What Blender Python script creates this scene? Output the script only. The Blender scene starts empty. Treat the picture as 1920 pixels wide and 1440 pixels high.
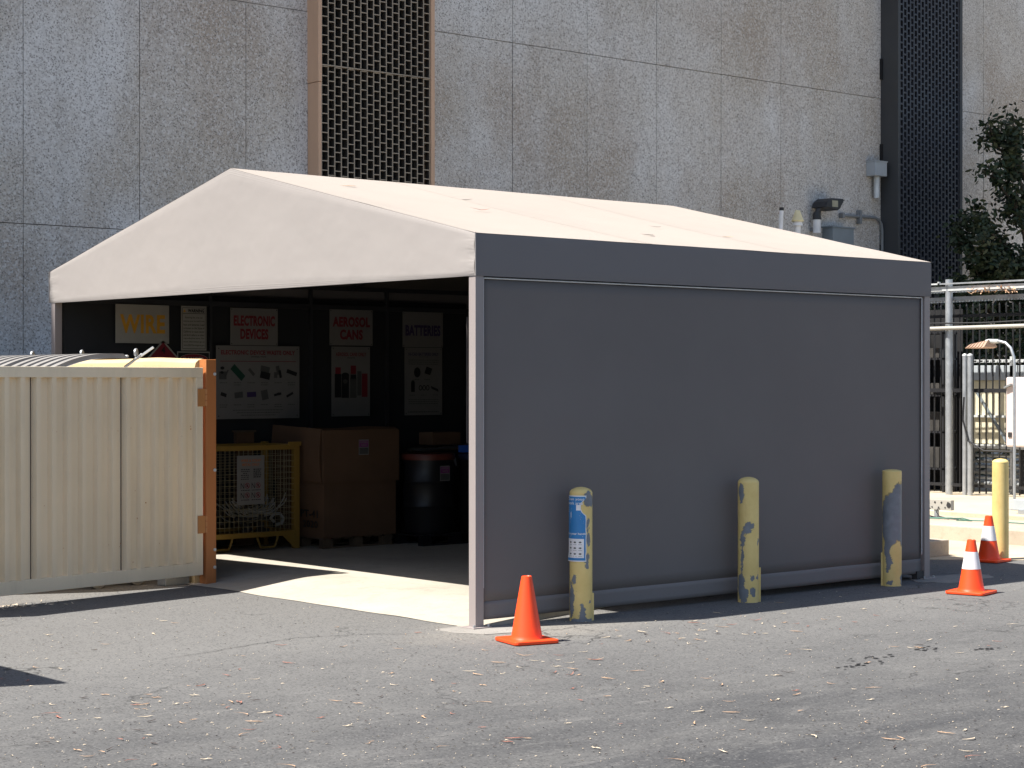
import bpy, bmesh, math, random
from mathutils import Vector, Matrix, noise
random.seed(7)
SC = bpy.context.scene
COL = SC.collection
R = math.radians

# ------------------------------------------------------------------ camera, sky, sun, exposure
cam_d = bpy.data.cameras.new('camera'); cam = bpy.data.objects.new('camera', cam_d); COL.objects.link(cam)
cam.location = (-8.5427, -10.3268, 1.75)
YAW, PITCH = 0.86057, -0.002125
cam.rotation_euler = (math.pi/2 + PITCH, 0, YAW - math.pi/2)
cam_d.sensor_width = 36; cam_d.lens = 3578.6/1920*36; cam_d.clip_end = 2000
SC.camera = cam
LX, LY = 0.585, -0.235                                    # horizontal travel of the sunlight per metre of drop
sun_el = math.atan2(1, math.hypot(LX, LY)); to_sun = Vector((-LX, -LY, 1)).normalized()
W = bpy.data.worlds.new('World'); SC.world = W; W.use_nodes = True
nt = W.node_tree; bg = nt.nodes['Background']
sky = nt.nodes.new('ShaderNodeTexSky'); sky.sky_type = 'NISHITA'; sky.sun_disc = False
sky.sun_elevation = sun_el; sky.sun_rotation = math.atan2(to_sun.x, to_sun.y)
sky.air_density = 1.0; sky.dust_density = 1.6; sky.ozone_density = 1.0
nt.links.new(sky.outputs[0], bg.inputs[0]); bg.inputs[1].default_value = 0.078
sd = bpy.data.lights.new('sun', 'SUN'); so = bpy.data.objects.new('sun', sd); COL.objects.link(so)
sd.energy = 4.8; sd.angle = R(0.53); sd.color = (1.0, 0.955, 0.885)
so.rotation_euler = to_sun.to_track_quat('Z', 'Y').to_euler(); so.location = (-6, 3, 14)
vs = SC.view_settings; vs.view_transform = 'Standard'; vs.look = 'None'; vs.exposure = 1.22; vs.gamma = 1
try: vs.use_curve_mapping = False
except Exception: pass
SC.cycles.max_bounces = 8; SC.cycles.diffuse_bounces = 5

# ------------------------------------------------------------------ helpers
def tag(o, label=None, cat=None, group=None, kind=None):
    if label: o['label'] = label
    if cat: o['category'] = cat
    if group: o['group'] = group
    if kind: o['kind'] = kind
    return o
def empty(name, loc=(0,0,0), rot=(0,0,0), label=None, cat=None, group=None, parent=None):
    o = bpy.data.objects.new(name, None); COL.objects.link(o); o.empty_display_size = .1
    o.location = loc; o.rotation_euler = rot
    if parent: o.parent = parent
    return tag(o, label, cat, group)
class MB:
    def __init__(s): s.v = []; s.f = []
    def add(s, vs_, fs):
        b = len(s.v); s.v += [tuple(v) for v in vs_]; s.f += [tuple(b+i for i in f) for f in fs]; return s
    def box(s, x0, x1, y0, y1, z0, z1):
        return s.add([(x0,y0,z0),(x1,y0,z0),(x1,y1,z0),(x0,y1,z0),(x0,y0,z1),(x1,y0,z1),(x1,y1,z1),(x0,y1,z1)],
                     [(0,3,2,1),(4,5,6,7),(0,1,5,4),(1,2,6,5),(2,3,7,6),(3,0,4,7)])
    def bar(s, a, b, w, h=None, up=(0,0,1)):
        a = Vector(a); b = Vector(b); h = h or w; d = (b-a).normalized(); u = Vector(up)
        if abs(d.dot(u)) > .95: u = Vector((0,1,0))
        r = d.cross(u).normalized()*w/2; q = r.cross(d).normalized()*h/2
        return s.add([a-r-q,a+r-q,a+r+q,a-r+q,b-r-q,b+r-q,b+r+q,b-r+q],
                     [(0,1,2,3),(7,6,5,4),(0,4,5,1),(1,5,6,2),(2,6,7,3),(3,7,4,0)])
    def tube(s, pts, r, n=10, caps=True):
        pts = [Vector(p) for p in pts]; rs = r if isinstance(r, (list, tuple)) else [r]*len(pts)
        rings = []; u = None
        for i, p in enumerate(pts):
            d = (pts[min(i+1,len(pts)-1)] - pts[max(i-1,0)]).normalized()
            if u is None:
                u = d.cross(Vector((0,0,1)))
                if u.length < .1: u = d.cross(Vector((1,0,0)))
            u = (u - d*u.dot(d)).normalized(); w = d.cross(u)
            rings.append([p + (u*math.cos(2*math.pi*k/n) + w*math.sin(2*math.pi*k/n))*rs[i] for k in range(n)])
        vs_ = [v for g in rings for v in g]; fs = []
        for i in range(len(pts)-1):
            for k in range(n):
                k2 = (k+1) % n; fs.append((i*n+k, i*n+k2, (i+1)*n+k2, (i+1)*n+k))
        if caps: fs.append(tuple(range(n))[::-1]); fs.append(tuple((len(pts)-1)*n+k for k in range(n)))
        return s.add(vs_, fs)
    def lathe(s, prof, c=(0,0,0), n=32, cap=True):
        vs_ = []; fs = []
        for r_, z in prof:
            for k in range(n): a = 2*math.pi*k/n; vs_.append((c[0]+r_*math.cos(a), c[1]+r_*math.sin(a), c[2]+z))
        for i in range(len(prof)-1):
            for k in range(n):
                k2 = (k+1) % n; fs.append((i*n+k, i*n+k2, (i+1)*n+k2, (i+1)*n+k))
        if cap: fs.append(tuple(range(n))[::-1]); fs.append(tuple((len(prof)-1)*n+k for k in range(n)))
        return s.add(vs_, fs)
    def grid(s, fn, nu, nv):
        vs_ = [fn(i/nu, j/nv) for j in range(nv+1) for i in range(nu+1)]
        return s.add(vs_, [(j*(nu+1)+i, j*(nu+1)+i+1, (j+1)*(nu+1)+i+1, (j+1)*(nu+1)+i) for j in range(nv) for i in range(nu)])
    def poly(s, pts): return s.add(pts, [tuple(range(len(pts)))])
    def prism(s, pts, z0, z1):                             # xy polygon between two heights (anticlockwise)
        n = len(pts)
        return s.add([(x,y,z0) for x,y in pts]+[(x,y,z1) for x,y in pts],
                     [tuple(range(n))[::-1], tuple(range(n,2*n))]+[(i,(i+1)%n,n+(i+1)%n,n+i) for i in range(n)])
    def build(s, name, mat, parent=None, bevel=0, smooth=False, solid=0, seg=2, **kw):
        me = bpy.data.meshes.new(name); me.from_pydata(s.v, [], s.f); me.validate(); me.update()
        o = bpy.data.objects.new(name, me); COL.objects.link(o); me.materials.append(mat)
        if parent: o.parent = parent
        if smooth:
            for p in me.polygons: p.use_smooth = True
            if smooth != 'all': me.set_sharp_from_angle(angle=R(35))
        if solid: m = o.modifiers.new('solid', 'SOLIDIFY'); m.thickness = solid; m.offset = 0
        if bevel:
            m = o.modifiers.new('bevel', 'BEVEL'); m.width = bevel; m.segments = seg; m.limit_method = 'ANGLE'
        return tag(o, **kw)
_tc = {}
def text_into(mb, s, cx, cy, w, h, z=.0018, bold=.0, bend=None):   # lettering fitted to w x h, centred at cx, cy in the sign's plane
    key = (s, bold)
    if key not in _tc:
        c = bpy.data.curves.new('t', 'FONT'); c.body = s; c.size = 1; c.offset = bold; c.resolution_u = 3; c.fill_mode = 'FRONT'
        if bold: c.space_character = 1.06
        o = bpy.data.objects.new('t', c); COL.objects.link(o); bpy.context.view_layer.update()
        m = bpy.data.meshes.new_from_object(o.evaluated_get(bpy.context.evaluated_depsgraph_get()))
        _tc[key] = ([tuple(v.co) for v in m.vertices], [tuple(p.vertices) for p in m.polygons])
        bpy.data.objects.remove(o); bpy.data.curves.remove(c); bpy.data.meshes.remove(m)
    vs_, fs = _tc[key]
    if not vs_: return
    x0 = min(v[0] for v in vs_); x1 = max(v[0] for v in vs_); y0 = min(v[1] for v in vs_); y1 = max(v[1] for v in vs_)
    y0 = min(y0, 0); H = max(y1-y0, .01)
    mb.add([(cx+((v[0]-x0)/(x1-x0)-.5)*w, cy+((v[1]-y0)/H-.5)*h, z) for v in vs_], fs)
def rect(mb, cx, cy, w, h, z=.0016):
    mb.add([(cx-w/2,cy-h/2,z),(cx+w/2,cy-h/2,z),(cx+w/2,cy+h/2,z),(cx-w/2,cy+h/2,z)], [(0,1,2,3)])
def ell(mb, cx, cy, a, b, z=.0016, n=24):
    mb.add([(cx+a*math.cos(2*math.pi*k/n), cy+b*math.sin(2*math.pi*k/n), z) for k in range(n)], [tuple(range(n))])
def ring(mb, cx, cy, a, b, t, z=.002, n=24):
    vs_ = []
    for k in range(n):
        c_, s_ = math.cos(2*math.pi*k/n), math.sin(2*math.pi*k/n)
        vs_ += [(cx+a*c_, cy+b*s_, z), (cx+(a-t)*c_, cy+(b-t)*s_, z)]
    mb.add(vs_, [(2*k, (2*k+2) % (2*n), (2*k+3) % (2*n), 2*k+1) for k in range(n)])

# ------------------------------------------------------------------ materials
class NT:
    def __init__(s, name):
        s.m = bpy.data.materials.new(name); s.m.use_nodes = True; s.t = s.m.node_tree; s.b = s.t.nodes['Principled BSDF']; s._co = None
    def n(s, typ, **kw):
        x = s.t.nodes.new('ShaderNode'+typ)
        for k, v in kw.items(): setattr(x, k, v)
        return x
    def l(s, a, b): s.t.links.new(a, b)
    def co(s, scale=(1,1,1), rot=(0,0,0), loc=(0,0,0)):
        if not s._co: s._co = s.n('TexCoord')
        m = s.n('Mapping'); m.inputs['Scale'].default_value = scale; m.inputs['Rotation'].default_value = rot; m.inputs['Location'].default_value = loc
        s.l(s._co.outputs['Object'], m.inputs[0]); return m.outputs[0]
    def noise(s, scale, detail=4, rough=.55, vec=None, dist=0):
        x = s.n('TexNoise'); x.inputs['Scale'].default_value = scale; x.inputs['Detail'].default_value = detail
        x.inputs['Roughness'].default_value = rough; x.inputs['Distortion'].default_value = dist
        s.l(vec if vec is not None else s.co(), x.inputs['Vector']); return x.outputs['Fac']
    def vor(s, scale, vec=None, feature='F1', out='Distance'):
        x = s.n('TexVoronoi', feature=feature); x.inputs['Scale'].default_value = scale
        s.l(vec if vec is not None else s.co(), x.inputs['Vector']); return x.outputs[out]
    def ramp(s, fac, stops, interp='LINEAR'):
        x = s.n('ValToRGB'); x.color_ramp.interpolation = interp; e = x.color_ramp.elements
        while len(e) < len(stops): e.new(.5)
        for i, (p, c) in enumerate(stops):
            e[i].position = p; e[i].color = (c, c, c, 1) if isinstance(c, (int, float)) else (*c, 1)
        s.l(fac, x.inputs[0]); return x.outputs[0]
    def mix(s, fac, a, b, blend='MIX'):
        x = s.n('Mix', data_type='RGBA', blend_type=blend)
        for sock, v in ((x.inputs[0], fac), (x.inputs[6], a), (x.inputs[7], b)):
            if isinstance(v, (int, float)): sock.default_value = v
            elif isinstance(v, tuple): sock.default_value = (*v, 1)
            else: s.l(v, sock)
        return x.outputs[2]
    def math(s, op, a, b=None, c=None):
        x = s.n('Math', operation=op)
        for i, v in enumerate((a, b, c)):
            if v is None: continue
            if isinstance(v, (int, float)): x.inputs[i].default_value = v
            else: s.l(v, x.inputs[i])
        return x.outputs[0]
    def base(s, c):
        if isinstance(c, tuple): s.b.inputs['Base Color'].default_value = (*c, 1)
        else: s.l(c, s.b.inputs['Base Color'])
        return s
    def rough(s, r):
        if isinstance(r, (int, float)): s.b.inputs['Roughness'].default_value = r
        else: s.l(r, s.b.inputs['Roughness'])
        return s
    def metal(s, v): s.b.inputs['Metallic'].default_value = v; return s
    def spec(s, v): s.b.inputs['Specular IOR Level'].default_value = v; return s
    def bump(s, h, strength=.3, dist=.01):
        x = s.n('Bump'); x.inputs['Strength'].default_value = strength; x.inputs['Distance'].default_value = dist
        s.l(h, x.inputs['Height']); s.l(x.outputs[0], s.b.inputs['Normal']); return s
def plain(name, c, rough=.5, metal=0., var=.12, scale=6, spec=.4, bump=.0, bscale=60):   # paint or plastic with slight mottling and dust
    t = NT(name); a = tuple(x*(1-var) for x in c); b = tuple(min(1, x*(1+var)) for x in c)
    f = t.ramp(t.noise(scale, 5, .6), [(.3, 0.), (.7, 1.)])
    t.base(t.mix(f, a, b)).rough(t.ramp(t.noise(scale*2.3, 4), [(.2, max(0,rough-.1)), (.8, min(1,rough+.12))])).metal(metal).spec(spec)
    if bump: t.bump(t.noise(bscale, 3), bump, .004)
    return t.m

def m_asphalt():
    t = NT('asphalt'); co = t.co()
    big = t.noise(.35, 5, .6, dist=.4); mid = t.noise(2.2, 6, .62)
    streak = t.noise(1.3, 6, .6, vec=t.co((.35, 1.8, 1), (0,0,R(24))), dist=.8)
    c = t.mix(t.ramp(big, [(.3, 0.), (.7, 1.)]), (.042,.043,.046), (.068,.068,.070))
    c = t.mix(t.ramp(streak, [(.38, 0.), (.72, .8)]), c, (.105,.103,.100))
    c = t.mix(t.ramp(mid, [(.35, .5), (.6, 0.)]), c, (.032,.033,.036))
    c = t.mix(t.ramp(t.noise(4.5, 7, .7, vec=t.co((.5,1.6,1), (0,0,R(20)), (4,4,0))), [(.55, 0.), (.72, .55)]), c, (.17,.165,.158))
    # lighter, dusty old surface towards the shelter, worn darker wheel lane further out
    sep = t.n('SeparateXYZ'); t.l(co, sep.inputs[0])
    lane = t.math('ADD', t.math('MULTIPLY', sep.outputs[0], .06), t.math('MULTIPLY', sep.outputs[1], .42))
    lane = t.math('ADD', lane, t.math('MULTIPLY', t.noise(.8, 5, .6), 1.6))
    c = t.mix(t.ramp(t.math('MULTIPLY_ADD', lane, .36, .50), [(.05, 0.), (.8, .85)]), c, (.150,.147,.142))
    # cement dust round the near post
    dx = t.math('SUBTRACT', sep.outputs[0], .35); dy = t.math('MULTIPLY', t.math('ADD', sep.outputs[1], .2), 1.7)
    dd = t.math('SQRT', t.math('ADD', t.math('MULTIPLY', dx, dx), t.math('MULTIPLY', dy, dy)))
    dd = t.math('ADD', dd, t.math('MULTIPLY', t.noise(1.7, 6, .65), 1.5))
    c = t.mix(t.ramp(t.math('MULTIPLY', dd, .5), [(.40, .85), (.62, .5), (.98, 0.)]), c, (.235,.215,.185))
    # stone chips, dark pores
    chips = t.vor(95, out='Color'); chips = t.n('SeparateColor') if False else chips
    sc = t.n('SeparateColor'); t.l(chips, sc.inputs[0])
    c = t.mix(t.ramp(sc.outputs[0], [(.84, 0.), (.97, .36)]), c, (.19,.185,.178))
    c = t.mix(t.ramp(sc.outputs[1], [(.72, 0.), (.94, .55)]), c, (.024,.024,.026))
    # tar patches
    c = t.mix(t.ramp(t.noise(1.1, 7, .7, vec=t.co((1,1.6,1), (0,0,.5), (3.3,1.2,0))), [(.70, 0.), (.715, .8)]), c, (.018,.018,.02))
    # hairline cracks
    w = t.n('VectorMath', operation='ADD'); nz = t.n('TexNoise'); nz.inputs['Scale'].default_value = 2.2; nz.inputs['Detail'].default_value = 6
    t.l(co, nz.inputs['Vector']); vm = t.n('VectorMath', operation='SCALE'); vm.inputs['Scale'].default_value = .9
    t.l(nz.outputs['Color'], vm.inputs[0]); t.l(co, w.inputs[0]); t.l(vm.outputs[0], w.inputs[1])
    cr = t.vor(.42, vec=w.outputs[0], feature='DISTANCE_TO_EDGE')
    crm = t.ramp(cr, [(.0, 1.), (.006, 0.)])
    crm = t.math('MULTIPLY', crm, t.ramp(t.noise(.7, 3), [(.45, 0.), (.6, .75)]))
    c = t.mix(crm, c, (.02,.02,.02))
    t.base(c).rough(.93).spec(.25)
    h = t.math('ADD', t.math('MULTIPLY', t.noise(120, 3, .6), 1.0), t.math('MULTIPLY', mid, .8))
    h = t.math('SUBTRACT', h, t.math('MULTIPLY', crm, 2.5))
    t.bump(h, .55, .006); return t.m
def m_concrete(name, a, b, sp=.25, scale=1., dark=(.12,.11,.10), cracks=True):
    t = NT(name); f = t.ramp(t.noise(.9*scale, 7, .62, dist=.3), [(.3, 0.), (.72, 1.)])
    c = t.mix(f, a, b)
    c = t.mix(t.ramp(t.noise(7*scale, 5, .7), [(.52, 0.), (.75, sp)]), c, dark)
    c = t.mix(t.ramp(t.noise(90, 2), [(.58, 0.), (.7, sp)]), c, dark)
    t.base(c).rough(.9).spec(.2).bump(t.noise(70, 4, .6), .3, .004); return t.m
def m_aggregate(name='exposed_aggregate', k=1., rg=0):
    t = NT(name); co = t.co()
    a = t.n('SeparateColor'); t.l(t.vor(50, out='Color'), a.inputs[0])
    b = t.n('SeparateColor'); t.l(t.vor(78, out='Color'), b.inputs[0])
    c = t.mix(t.ramp(t.noise(.4, 4, .55), [(.32, 0.), (.68, 1.)]), (.47,.42,.355), (.58,.555,.525))
    c = t.mix(t.ramp(t.noise(.7, 4, .55, vec=t.co((1,1,.6), (0,0,0), (7,3,5))), [(.45, 0.), (.66, .75)]), c, (.70,.695,.69))   # lime bloom
    c = t.mix(t.ramp(t.noise(.6, 4, .55, vec=t.co((1,1,.8), (0,0,0), (17,3,9))), [(.46, 0.), (.68, .75)]), c, (.385,.315,.25))
    c = t.mix(t.ramp(t.noise(2.2, 5, .6, vec=t.co((2.2,1,.16))), [(.52, 0.), (.75, .45)]), c, (.34,.315,.28))
    c = t.mix(t.ramp(a.outputs[0], [(.66, 0.), (.9, .50)]), c, (.25,.225,.20))
    c = t.mix(t.ramp(b.outputs[1], [(.80, 0.), (.94, .70)]), c, (.13,.12,.11))
    c = t.mix(t.ramp(a.outputs[2], [(.66, 0.), (.9, .45)]), c, (.76,.75,.73))
    if k != 1: c = t.mix(1., c, (k,k,k), 'MULTIPLY')
    t.base(c).rough(.9).spec(.15)
    h = t.math('ADD', a.outputs[0], t.math('MULTIPLY', b.outputs[0], .6))
    t.bump(h, .4, .005); return t.m
def m_cloth(name, c, soil=.5, var=.06):
    t = NT(name); f = t.ramp(t.noise(.8, 6, .6), [(.3, 0.), (.7, 1.)])
    col = t.mix(f, tuple(x*(1-var) for x in c), tuple(x*(1+var) for x in c))
    col = t.mix(t.ramp(t.noise(1.6, 7, .75, vec=t.co((1,.5,1), (0,0,.3), (5,2,1))), [(.62, 0.), (.8, soil*.35)]), col, tuple(x*.72 for x in c))
    col = t.mix(t.ramp(t.noise(6, 5, .8, vec=t.co((1,1,1), (0,0,0), (2,8,1))), [(.74, 0.), (.79, soil)]), col, (.12,.09,.07))
    t.base(col).rough(.82).spec(.2)
    wv = t.n('TexWave'); wv.inputs['Scale'].default_value = 150; wv.inputs['Distortion'].default_value = 1
    t.l(t.co(), wv.inputs['Vector'])
    h = t.math('ADD', t.math('MULTIPLY', t.noise(1.8, 3), 6), t.math('MULTIPLY', wv.outputs['Fac'], .25))
    t.bump(h, .22, .01); return t.m
def m_metalpaint(name, c, rust=(.16,.07,.035), amt=.5, rough=.5, scale=3., stain=.2):
    t = NT(name); f = t.ramp(t.noise(scale*.5, 6, .6), [(.3, 0.), (.7, 1.)])
    col = t.mix(f, tuple(x*.93 for x in c), tuple(min(1, x*1.06) for x in c))
    col = t.mix(t.ramp(t.noise(scale*2, 6, .7, vec=t.co((1,1,.15))), [(.5, 0.), (.8, stain)]), col, tuple(x*.55 for x in c))
    col = t.mix(t.ramp(t.noise(scale*9, 5, .8), [(.70, 0.), (.755, amt)]), col, rust)
    t.base(col).rough(rough).spec(.4).bump(t.noise(40, 3), .12, .004); return t.m
def m_bollard(name, blobs, speck=.5, chip=(.17,.185,.205)):
    t = NT(name); co = t.co()
    nz = t.n('TexNoise'); nz.inputs['Scale'].default_value = 22; nz.inputs['Detail'].default_value = 6; nz.inputs['Roughness'].default_value = .65
    t.l(co, nz.inputs['Vector'])
    v1 = t.n('VectorMath', operation='SUBTRACT'); t.l(nz.outputs['Color'], v1.inputs[0]); v1.inputs[1].default_value = (.5,.5,.5)
    v2 = t.n('VectorMath', operation='SCALE'); v2.inputs['Scale'].default_value = .085; t.l(v1.outputs[0], v2.inputs[0])
    v3 = t.n('VectorMath', operation='ADD'); t.l(co, v3.inputs[0]); t.l(v2.outputs[0], v3.inputs[1])
    col = t.mix(t.ramp(t.noise(5, 6, .65), [(.3, 0.), (.7, 1.)]), (.63,.47,.17), (.73,.57,.235))
    col = t.mix(t.ramp(t.noise(9, 6, .7, vec=t.co((1,1,.3))), [(.52, 0.), (.8, .5)]), col, (.42,.27,.10))
    m = None
    for (p, rx, rz) in blobs:
        a = t.n('VectorMath', operation='SUBTRACT'); t.l(v3.outputs[0], a.inputs[0]); a.inputs[1].default_value = p
        b = t.n('VectorMath', operation='MULTIPLY'); t.l(a.outputs[0], b.inputs[0]); b.inputs[1].default_value = (1/rx, 1/rx, 1/rz)
        c = t.n('VectorMath', operation='LENGTH'); t.l(b.outputs[0], c.inputs[0])
        m = c.outputs['Value'] if m is None else t.math('MINIMUM', m, c.outputs['Value'])
    chipc = t.mix(t.ramp(t.noise(14, 5), [(.3, 0.), (.7, 1.)]), tuple(x*.85 for x in chip), tuple(x*1.15 for x in chip))
    if m is not None:
        m = t.math('MULTIPLY', m, .5)
        col = t.mix(t.ramp(m, [(.49, 0.), (.515, .8), (.545, 0.)]), col, (.10,.085,.06))
        col = t.mix(t.ramp(m, [(.50, 1.), (.508, 0.)]), col, chipc)
    col = t.mix(t.ramp(t.noise(26, 5, .7), [(.69, 0.), (.705, speck)]), col, (.13,.12,.11))
    t.base(col).rough(.55).spec(.4)
    t.bump(t.noise(30, 4), .15, .004); return t.m
def m_card(name, c):
    t = NT(name); col = t.mix(t.ramp(t.noise(2.5, 6, .6), [(.3, 0.), (.7, 1.)]), tuple(x*.85 for x in c), tuple(x*1.1 for x in c))
    t.base(col).rough(.85).spec(.15)
    wv = t.n('TexWave'); wv.inputs['Scale'].default_value = 40; wv.bands_direction = 'X'; t.l(t.co(), wv.inputs['Vector'])
    t.bump(wv.outputs['Fac'], .08, .003); return t.m

M = {}
M['asphalt'] = m_asphalt()
M['pad'] = m_concrete('pad_concrete', (.33,.30,.25), (.43,.395,.335), .3)
M['walk'] = m_concrete('walk_concrete', (.42,.35,.25), (.52,.45,.34), .25, dark=(.25,.19,.12))
M['foot'] = m_concrete('footing_concrete', (.20,.19,.175), (.30,.28,.255), .4, 2.)
M['kerb'] = m_concrete('kerb_concrete', (.36,.31,.25), (.46,.40,.32), .3, 2., dark=(.20,.15,.10))
M['agg'] = m_aggregate()
M['groove'] = plain('groove_sealant', (.13,.125,.12), .9)
M['tan'] = m_metalpaint('tan_paint', (.56,.36,.235), amt=.0, scale=1., stain=.25)
M['tangrille'] = m_metalpaint('tan_grille', (.33,.27,.20), amt=.0, scale=2., stain=.5)
M['cellside'] = plain('grille_inside_shaded', (.050,.043,.036), .8)  # shadow inside the tan cells, put into a darker plate colour
M['darkback'] = plain('dark_void', (.012,.012,.013), .9)
M['towerfin'] = plain('charcoal_metal', (.048,.05,.052), .55, var=.1, scale=1)
M['towergrille'] = plain('black_grille', (.040,.042,.052), .5, var=.15, scale=1)
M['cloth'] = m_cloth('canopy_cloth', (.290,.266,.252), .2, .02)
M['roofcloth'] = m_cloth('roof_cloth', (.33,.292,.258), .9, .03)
M['sidecloth'] = m_cloth('side_cloth_shaded', (.156,.141,.136), .0, .05)  # canopy cloth darkened, shade of the long side put into its colour
M['fascia'] = m_cloth('fascia_cloth', (.176,.164,.164), .0, .03)  # same built-in shade, slightly lighter for the header band

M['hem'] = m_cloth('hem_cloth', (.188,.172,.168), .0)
M['liner'] = m_cloth('inside_cloth_shaded', (.030,.031,.034), .0)  # shelter cloth darkened to carry the interior's shade
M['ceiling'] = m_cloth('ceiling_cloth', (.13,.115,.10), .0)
M['post'] = plain('post_paint', (.275,.24,.23), .5, var=.04, scale=2)
M['piping'] = plain('pale_piping', (.62,.62,.62), .6)
M['steel'] = plain('dark_steel', (.022,.022,.025), .5)
M['frame'] = plain('frame_steel', (.035,.036,.04), .5)
M['cream'] = m_metalpaint('cream_paint', (.86,.71,.50), amt=.6, rough=.55, scale=2.2, stain=.30)
M['creamframe'] = m_metalpaint('cream_frame_paint', (.86,.735,.54), amt=.6, rough=.5, scale=2.2, stain=.35)
M['creamwall'] = m_concrete('cream_stucco', (.50,.37,.20), (.58,.45,.27), .15, dark=(.3,.2,.1))
M['orange'] = m_metalpaint('orange_paint', (.42,.155,.05), (.12,.05,.03), .6, .5, 3., .45)
M['hinge'] = m_metalpaint('hinge_paint', (.50,.225,.08), (.10,.045,.03), .7, .5, 5., .5)
M['joint'] = plain('joint_brown', (.12,.09,.065), .8)  # brown strips along the gate's sheet joints
M['galv'] = plain('galvanised', (.42,.44,.46), .42, .6, .15, 9)
M['galvpale'] = plain('galvanised_pale', (.55,.57,.57), .5, .25, .12, 9)
M['lid'] = plain('lid_plastic', (.22,.21,.20), .55, var=.1)
M['rib_dark'] = plain('lid_gap', (.02,.018,.02), .8)
M['dump'] = plain('dumpster_steel', (.10,.11,.10), .6)
M['rubber'] = plain('rubber', (.12,.12,.12), .8)
M['cone'] = m_metalpaint('cone_plastic', (.86,.068,.012), (.22,.05,.03), .6, .45, 3.5, .12)
M['collar'] = plain('reflective_white', (.74,.72,.72), .35, var=.06, scale=14)
M['white'] = plain('sign_white_shaded', (.21,.20,.19), .45, var=.05)  # white boards darkened, the dim interior is put into their colour
M['whiteaged'] = plain('sign_aged', (.36,.345,.31), .5, var=.06)
M['black'] = plain('ink_black', (.015,.015,.017), .5)
M['red'] = plain('ink_red', (.20,.018,.028), .5)
M['yel'] = plain('ink_amber', (.60,.30,.03), .5)
M['orangeink'] = plain('ink_orange', (.42,.14,.05), .5)
M['purple'] = plain('ink_purple', (.22,.04,.18), .5)
M['navy'] = plain('ink_navy', (.05,.03,.10), .5)
M['blue'] = plain('ink_blue', (.035,.20,.46), .45, var=.06)
M['green'] = plain('ink_green', (.015,.06,.04), .5)
M['greyink'] = plain('ink_grey', (.085,.085,.08), .5)
M['ylwmetal'] = m_metalpaint('cage_yellow', (.26,.155,.03), amt=.5, scale=3.)  # cage yellow lowered to include the interior's shade
M['wire'] = plain('cage_wire', (.27,.23,.14), .5, .2)
M['card'] = m_card('cardboard', (.125,.073,.044))  # board brown lowered to include the interior's shade
M['drum'] = plain('drum_black', (.010,.010,.012), .4)
M['drumlid'] = plain('drum_red', (.13,.03,.02), .45)
M['bluep'] = plain('blue_plastic', (.015,.08,.36), .4)
M['darkblue'] = plain('dark_blue_plastic', (.02,.03,.07), .4)
M['wood'] = plain('pallet_wood', (.10,.07,.045), .85, var=.25, scale=9)
M['cable'] = plain('cable_grey', (.28,.28,.265), .5)
M['junk'] = plain('junk_dark', (.04,.037,.034), .7, var=.4)
M['fence'] = plain('fence_black', (.016,.016,.018), .5)
M['pink'] = plain('cabinet_pink', (.62,.52,.49), .5, var=.04)
M['creamtank'] = plain('cabinet_cream', (.62,.57,.42), .5, var=.06)
M['brownshade'] = plain('lamp_brown', (.33,.22,.16), .5)
M['whitepole'] = plain('white_paint', (.72,.72,.72), .5)
M['ventcream'] = plain('cream_plastic', (.68,.60,.36), .5)
M['lampblk'] = plain('lamp_black', (.03,.03,.032), .5)
M['lens'] = plain('lamp_lens', (.30,.28,.20), .3)
M['elbox'] = plain('grey_enclosure', (.36,.39,.41), .5, var=.06)
M['elbox2'] = plain('blue_grey_enclosure', (.20,.23,.25), .5, var=.06)
M['conduit'] = plain('conduit_grey', (.20,.21,.215), .5)
M['bark'] = plain('bark', (.06,.048,.036), .9, var=.3, scale=12, bump=.4)
M['grncord'] = plain('green_cord', (.06,.16,.12), .5)
M['yellow'] = m_bollard('bollard_clean', [], .15)
def m_leaf(name, c): 
    t = NT(name); t.base(t.mix(t.noise(3, 4), tuple(x*.6 for x in c), tuple(x*1.3 for x in c))).rough(.6).spec(.3); return t.m
M['leafg'] = m_leaf('tree_leaf', (.022,.038,.017)); M['leafg2'] = m_leaf('tree_leaf_dull', (.035,.048,.026))
LEAF = [plain('dry_leaf_tan', (.46,.30,.19), .7, var=.25, scale=30), plain('dry_leaf_pale', (.60,.50,.37), .7, var=.2, scale=30),
        plain('dry_leaf_red', (.33,.14,.10), .7, var=.25, scale=30), plain('dry_leaf_dark', (.06,.045,.04), .8, var=.25, scale=30)]

# ------------------------------------------------------------------ ground and paving
def zpad(x): return min(.06, .004 + max(0, x)*.075)
MB().poly([(-150,-150,0),(150,-150,0),(150,150,0),(-150,150,0)]).build('asphalt', M['asphalt'], kind='structure')
def PY(x): return .05 + .32*min(1, max(0, (x-.5)/1.2))
def edge_fn(u, v):
    x = .0 + u*5.3; ya = PY(x); y = ya + v*(7.26-ya)
    if u == 0: x += .03*noise.noise(Vector((0, y*1.7, 0)))
    return (x, y, zpad(x))
p = MB().grid(edge_fn, 40, 40); p.box(5.24,5.3,.4,7.26,-.02,.05)
p.grid(lambda u, v: (u*5.3, PY(u*5.3), zpad(u*5.3)*(1-v) - .01*v), 40, 1)
p.build('concrete_pad', M['pad'], kind='structure')
def blot(name, cx, cy, rx, ry, seed, z=.004):
    rnd = random.Random(seed); pts = []
    for k in range(40):
        a = 2*math.pi*k/40; q = 1 + .35*noise.noise(Vector((math.cos(a)*1.6, math.sin(a)*1.6, seed)))+.06*rnd.random()
        pts.append((cx+rx*q*math.cos(a), cy+ry*q*math.sin(a)))
    MB().prism(pts, -.02, z).build(name, M['foot'], kind='structure')
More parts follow.
